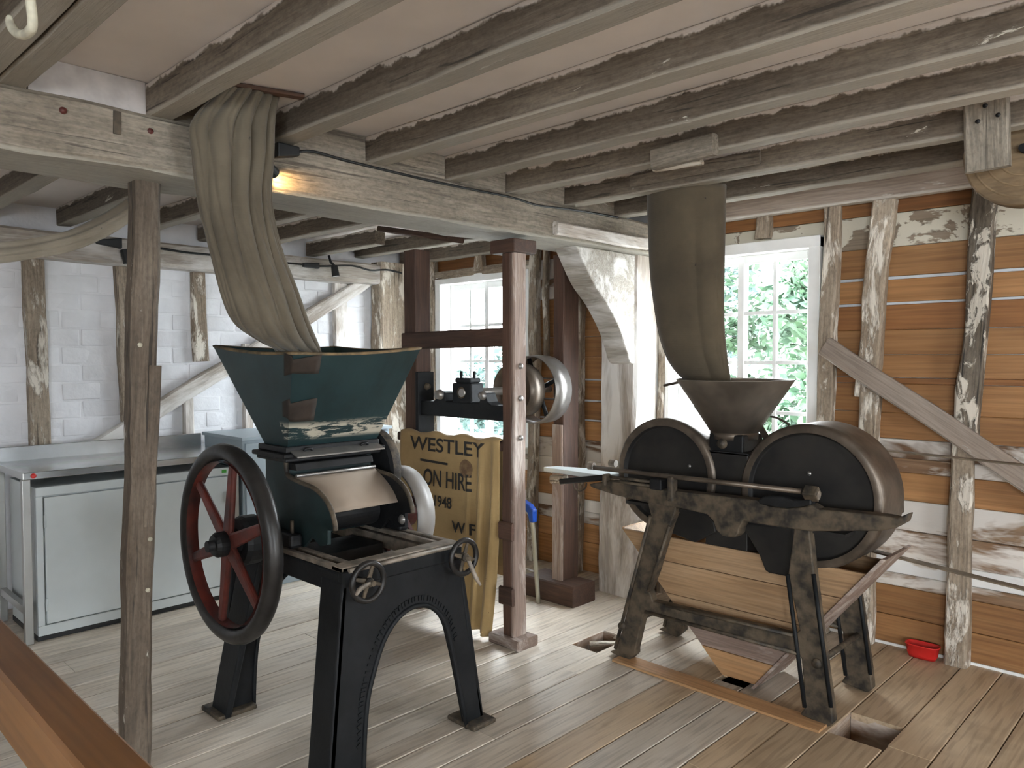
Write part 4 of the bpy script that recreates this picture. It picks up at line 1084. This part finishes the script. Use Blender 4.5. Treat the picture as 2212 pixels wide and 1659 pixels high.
def stencil(txt, x, z, h, sx=1.0):
    cu = bpy.data.curves.new('lettering', 'FONT'); cu.body = txt; cu.size = h/.7; cu.align_x = 'LEFT'; cu.extrude = 0; cu.offset = h*.022
    tmp = bpy.data.objects.new('lettering_tmp', cu); col.objects.link(tmp)
    dg = bpy.context.evaluated_depsgraph_get(); me = bpy.data.meshes.new_from_object(tmp.evaluated_get(dg))
    bpy.data.objects.remove(tmp)
    bm = bmesh.new(); bm.from_mesh(me)
    bmesh.ops.triangulate(bm, faces=bm.faces); bmesh.ops.subdivide_edges(bm, edges=bm.edges, cuts=2, use_grid_fill=True)
    c = Vector((-3.3, 2.9, .6))
    for v in bm.verts:
        X = x+v.co.x*sx; Z = z+v.co.y
        u = min(1, max(0, (X+3.755)/.855))
        v.co = Vector((X, sack_y(u, Z)-.0105, Z))-c
    bm.to_mesh(me); bm.free(); me.materials.append(M['print'])
    o = bpy.data.objects.new('stencil_lettering', me); link(o, Matrix.Translation(c), so)
    return o
stencil('WESTLEY', -3.65, 1.0, .078, 1.36)
stencil('ON HIRE', -3.52, .80, .094, .76)
stencil('1948', -3.43, .685, .062, .88)
stencil('W F', -3.27, .555, .062, 1.1)
MB().grid([[Vector((-3.55+.24*a, sack_y((-3.55+.24*a+3.755)/.855, .925)-.0105, .935+.014*b-.006*a)) for b in (0, 1)] for a in np.linspace(0, 1, 6)]).build('stencil_bar', M['print'], so)
seal = MB(); rr_ = [[Vector((-3.16+r*math.cos(t), sack_y((-3.16+r*math.cos(t)+3.755)/.855, .93)-.0105, .925+r*math.sin(t))) for t in np.linspace(0, 2*math.pi, 24)] for r in (.001, .03, .052)]
seal.grid(rr_).build('faded_seal', M['stain'], so)

# ================================================================ steel bench and cabinets
bc = thing('steel_workbench', 'stainless steel workbench with an upstand against the white brick wall', 'workbench', (-5.0, 1.6, 0))
tp = MB(); tp.box(-5.30, -4.70, 1.115, 2.345, .895, .935); tp.build('bench_top', M['stainless'], bc, bevel=.004)
MB().box(-5.315, -5.295, 1.115, 2.345, .93, 1.02).build('upstand', M['stainless'], bc, bevel=.003)
for x in (-4.735, -5.27):
    for y in (1.135, 2.31):
        MB().box(x-.02, x+.02, y-.02, y+.02, 0, .895).build('leg', M['stainless_d'], bc, bevel=.003)
MB().box(-5.27, -4.735, 1.12, 1.15, .16, .20).build('leg_rail', M['stainless_d'], bc)
bd = MB().lathe((-4.697, 1.165, .915), (1, 0, 0), [(0, .006), (.012, .005), (.014, 0)], 16).build('corner_badge', M['redplastic'], bc)

cb = thing('grey_cabinet', 'low pale grey two door steel cabinet under the stainless workbench', 'cabinet', (-5.0, 1.75, 0))
c0_, c1_ = 1.178, 2.295
body = MB(); body.box(-5.25, -4.745, c0_, c1_, .03, .845)
cbo = body.build('cabinet_body', M['cabinet'], cb, bevel=.004)
ff = MB(); ff.box(-4.745, -4.722, c0_, c1_, .795, .845); ff.box(-4.745, -4.722, c0_, c1_, .03, .085); ff.box(-4.745, -4.722, c0_, c0_+.035, .085, .795); ff.box(-4.745, -4.722, c1_-.035, c1_, .085, .795)
ff.build('face_frame', M['cabinet'], cb, bevel=.004)
mid_ = (c0_+c1_)/2
for a, b, hx in ((c0_+.041, mid_-.003, c0_+.041), (mid_+.003, c1_-.041, c1_-.041)):
    d = MB().box(-4.738, -4.716, a, b, .092, .788).build('door', M['cabinet'], cb, bevel=.004)
    for z in (.20, .66): MB().tube([(-4.714, hx, z-.035), (-4.714, hx, z+.035)], .007, 8).build('hinge', M['cabinet'], d)
MB().box(-5.25, -4.74, c0_, c1_, 0, .03).build('plinth', M['black'], cb)
MB().box(-4.722, -4.7195, c1_-.075, c1_-.045, .812, .832).build('sticker', M['greenplastic'], cb)

c2b = thing('steel_cupboard', 'blue grey steel cupboard standing right of the workbench', 'cabinet', (-5.0, 2.9, 0))
MB().box(-5.30, -4.74, 2.37, 3.55, .0, 1.005).build('cupboard_body', M['cabinet2'], c2b, bevel=.004)
MB().box(-5.31, -4.715, 2.355, 3.565, 1.005, 1.028).build('cupboard_top', M['cabinet2'], c2b, bevel=.003)
for a, b in ((2.385, 2.955), (2.962, 3.535)):
    d = MB().box(-4.742, -4.722, a, b, .04, .985).build('door', M['cabinet2'], c2b, bevel=.003)
    MB().box(-4.722, -4.712, (b-.05 if a < 2.5 else a+.03), (b-.03 if a < 2.5 else a+.05), .5, .62).build('handle', M['black'], d)

# ================================================================ handrail near the camera
hr = thing('stair_handrail', 'varnished brown handrail crossing the lower left corner', 'handrail', (-1.5, .37, 0))
timber('rail_top', (-3.2, .383, .945), (-.62, .355, .945), .075, .11, M['rail'], hr, jit=.0015, ch=.007)
for x in (-3.12, -.66): timber('rail_post', (x, .378 if x < -2 else .35, 0), (x, .378 if x < -2 else .35, .895), .06, .06, M['rail'], hr, up=(0, 1, 0), jit=.001, ch=.005)

# ================================================================ small things
rt = thing('red_tub', 'small red plastic tub on the floor against the boarded wall', 'tub', (-1.2, 4.25, 0))
def ring(c, rx, ry, z, n=24, sq=.6):
    out = []
    for k in range(n):
        t = 2*math.pi*k/n; cc, ss = math.cos(t), math.sin(t)
        out.append(Vector((c[0]+rx*np.sign(cc)*abs(cc)**sq, c[1]+ry*np.sign(ss)*abs(ss)**sq, z)))
    return out
rc = (-1.195, 4.265)
MB().grid([ring(rc, .002, .002, .004), ring(rc, .062, .030, .003), ring(rc, .070, .036, .02), ring(rc, .076, .040, .066), ring(rc, .081, .044, .068), ring(rc, .081, .044, .074), ring(rc, .075, .039, .072), ring(rc, .068, .034, .02), ring(rc, .002, .002, .018)], closeu=True).build('tub_body', M['redplastic'], rt)

bs_ = thing('blue_bow_saw', 'blue handled metal bow frame leaning behind the brown post', 'bow saw', (-3.2, 3.5, 0))
bpts = smooth_pts([(-3.21, 3.555, .0), (-3.215, 3.53, .30), (-3.225, 3.515, .52), (-3.255, 3.50, .585), (-3.31, 3.49, .60)], 4)
MB().tube(bpts, .014, 10).build('tube_frame', M['alu'], bs_)
MB().prism([(-3.37, 3.485, .60), (-3.37, 3.485, .655), (-3.30, 3.485, .655), (-3.23, 3.485, .63), (-3.195, 3.485, .60), (-3.195, 3.485, .52), (-3.225, 3.485, .52), (-3.24, 3.485, .575), (-3.28, 3.485, .60)], (0, .045, 0)).build('blue_grip', M['blueplastic'], bs_, bevel=.008)
MB().tube([(-3.215, 3.54, .20), (-3.47, 3.50, .235)], .007, 8).build('cross_bar', M['steel_grey'], bs_)

# wooden wheel hanging from the joists at the upper right
hw = thing('hanging_pulley', 'round brown wooden pulley wheel hung from the joists by a board at upper right', 'pulley wheel', (-.64, 3.5, 2.33))
MB().lathe((-.645, 3.46, 2.33), (0, 1, 0), [(0, 0), (.205, 0), (.212, .008), (.205, .02), (.205, .06), (.212, .072), (.205, .08), (0, .08)], 56, smooth=False).build('wheel_disc', M['wheelwood'], hw, bevel=.003)
for r in (.09, .13, .17): MB().lathe((-.645, 3.459, 2.33), (0, -1, 0), [(r, 0), (r+.004, .003), (r+.008, 0)], 48).build('turned_ring', M['wheelwood'], hw)
timber('hanger_board', (-.725, 3.27, 2.235), (-.735, 3.27, 2.50), .035, .145, M['beam'], hw, up=(1, 0, 0), jit=.003, ch=.008)
for u, v in ((2128, 228), (2156, 248), (2112, 262)): MB().lathe(at(u, v, 'y', 3.249), (0, -1, 0), [(0, .004), (.008, .002), (.009, 0)], 8).build('screw_head', M['iron'], hw)
MB().tube([(-.645, 3.42, 2.33), (-.645, 3.6, 2.33)], .016, 10).build('axle', M['iron'], hw)

# spot lamps and their cables
def cable(name, label, pts, r=.006):
    o = MB().tube(smooth_pts([tuple(p) for p in pts], 4), r, 6).build(name, M['black'], None)
    return tag(o, label, 'cable')
l1 = thing('spot_lamp', 'black spot lamp and junction box glowing warm on the beam beside the canvas chute', 'spot lamp', tuple(at(615, 340, 'x', BX1+.03)))
a = at(593, 325, 'x', BX1+.028); b = at(643, 330, 'x', BX1+.028)
MB().hexa([a+Vector((-.02, 0, -.028)), a+Vector((.028, 0, -.028)), b+Vector((.02, 0, -.016)), b+Vector((-.02, 0, -.016)), a+Vector((-.02, 0, .03)), a+Vector((.028, 0, .03)), b+Vector((.02, 0, .02)), b+Vector((-.02, 0, .02))]).build('junction_box', M['black'], l1, bevel=.006)
lp = at(590, 372, 'x', BX1+.06); ld = (at(618, 402, 'x', BX1)-lp).normalized()
MB().lathe(lp-ld*.05, ld, [(0, 0), (.02, 0), (.023, .055), (.018, .055), (.015, .03), (0, .03)], 16, smooth=False).build('lamp_head', M['black'], l1)
sp = bpy.data.lights.new('spot_lamp_light', 'SPOT'); sp.energy = 2.2; sp.color = (1, .62, .25); sp.spot_size = R(80); sp.spot_blend = .8; sp.shadow_soft_size = .012
spo = bpy.data.objects.new('spot_lamp_light', sp); col.objects.link(spo); spo.location = lp+ld*.012; spo.rotation_euler = ld.to_track_quat('-Z', 'Y').to_euler()
cable('lamp_cable', 'black cable running along the top of the main beam', [at(u, v, 'x', BX1+.008) for u, v in ((640, 330), (675, 327), (760, 350), (955, 396), (1100, 425), (1160, 443), (1230, 452), (1310, 465), (1335, 470))])

l2 = thing('spot_lamp', 'small black spot lamp with white lens under the far joists', 'spot lamp', tuple(at(720, 575, 'x', -5.3)))
q = at(722, 582, 'x', -5.25)
hd = MB().lathe(q+Vector((0, 0, .03)), (.1, .1, -1), [(0, 0), (.026, 0), (.030, .085), (.026, .085), (0, .08)], 16, smooth=False).build('lamp_head', M['black'], l2)
MB().lathe(q+Vector((.0085, .0085, -.052)), (.1, .1, -1), [(0, .004), (.024, .002), (.025, 0)], 16).build('lens', M['lens'], l2)
MB().tube([q+Vector((0, 0, .03)), q+Vector((-.02, -.02, .06)), q+Vector((-.03, -.03, .11))], .010, 8).build('lamp_bracket', M['black'], l2)
e = at(655, 571, 'x', -5.27); f = at(688, 574, 'x', -5.27)
MB().hexa([e+Vector((-.02, 0, -.02)), e+Vector((.02, 0, -.02)), f+Vector((.02, 0, -.025)), f+Vector((-.02, 0, -.025)), e+Vector((-.02, 0, .012)), e+Vector((.02, 0, .012)), f+Vector((.02, 0, .022)), f+Vector((-.02, 0, .022))]).build('driver_box', M['black'], l2, bevel=.006)
cable('lamp_cable', 'black cable looping along the pale plate of the white brick wall', [at(u, v, 'x', -5.33) for u, v in ((345, 536), (400, 545), (450, 550), (560, 562), (640, 570), (690, 575), (760, 574), (800, 584), (835, 583), (868, 590))], .008)

l3 = thing('spot_lamp', 'black lamp driver box beside the hewn post below the hanging cloth', 'lamp driver', tuple(at(240, 522, 'x', -5.25)))
g0 = at(208, 522, 'x', -5.345); g1 = at(262, 526, 'x', -5.345)
MB().hexa([g0+Vector((-.02, 0, -.012)), g0+Vector((.02, 0, -.012)), g1+Vector((.02, 0, -.035)), g1+Vector((-.02, 0, -.035)), g0+Vector((-.02, 0, .012)), g0+Vector((.02, 0, .012)), g1+Vector((.02, 0, .035)), g1+Vector((-.02, 0, .035))]).build('driver_box', M['black'], l3, bevel=.006)
MB().lathe(at(268, 540, 'x', -5.335), (.2, .2, -1), [(0, 0), (.026, 0), (.028, .09), (0, .09)], 14, smooth=False).build('lamp_head', M['black'], l3)

# hanging cloth at the far left and the iron hook above
hc = []
cl = [(275, 458), (240, 480), (200, 500), (150, 520), (90, 534), (30, 544), (-60, 552)]
for i, (u, v) in enumerate(smooth_pts(cl, 5)):
    c = at(u, v, 'x', -4.3); t = i/(5*(len(cl)-1))
    row = []
    for j in range(28):
        an = 2*math.pi*j/28; k = 1+.22*math.sin(5*an+2*t)+.10*math.sin(9*an-3*t)
        row.append(c+Vector((.05*math.cos(an)*k, 0, .055*math.sin(an)*k*(1-.25*t))))
    hc.append(row)
tag(MB().grid(hc, closeu=True).build('hanging_cloth', M['canvas3'], None), 'pale gathered canvas slung under the joists at far left', 'cloth')
hk = smooth_pts([tuple(at(u, v, 'y', .495)) for u, v in ((62, -60), (66, 0), (70, 40), (68, 62), (52, 75), (34, 70), (22, 52), (20, 34))], 4)
tag(MB().tube(hk, [.0105]*(len(hk)-6)+[.010, .0095, .009, .008, .007, .005], 10).build('iron_hook', M['rope'], None), 'cream painted iron hook hanging from the joist in the top left corner', 'hook')
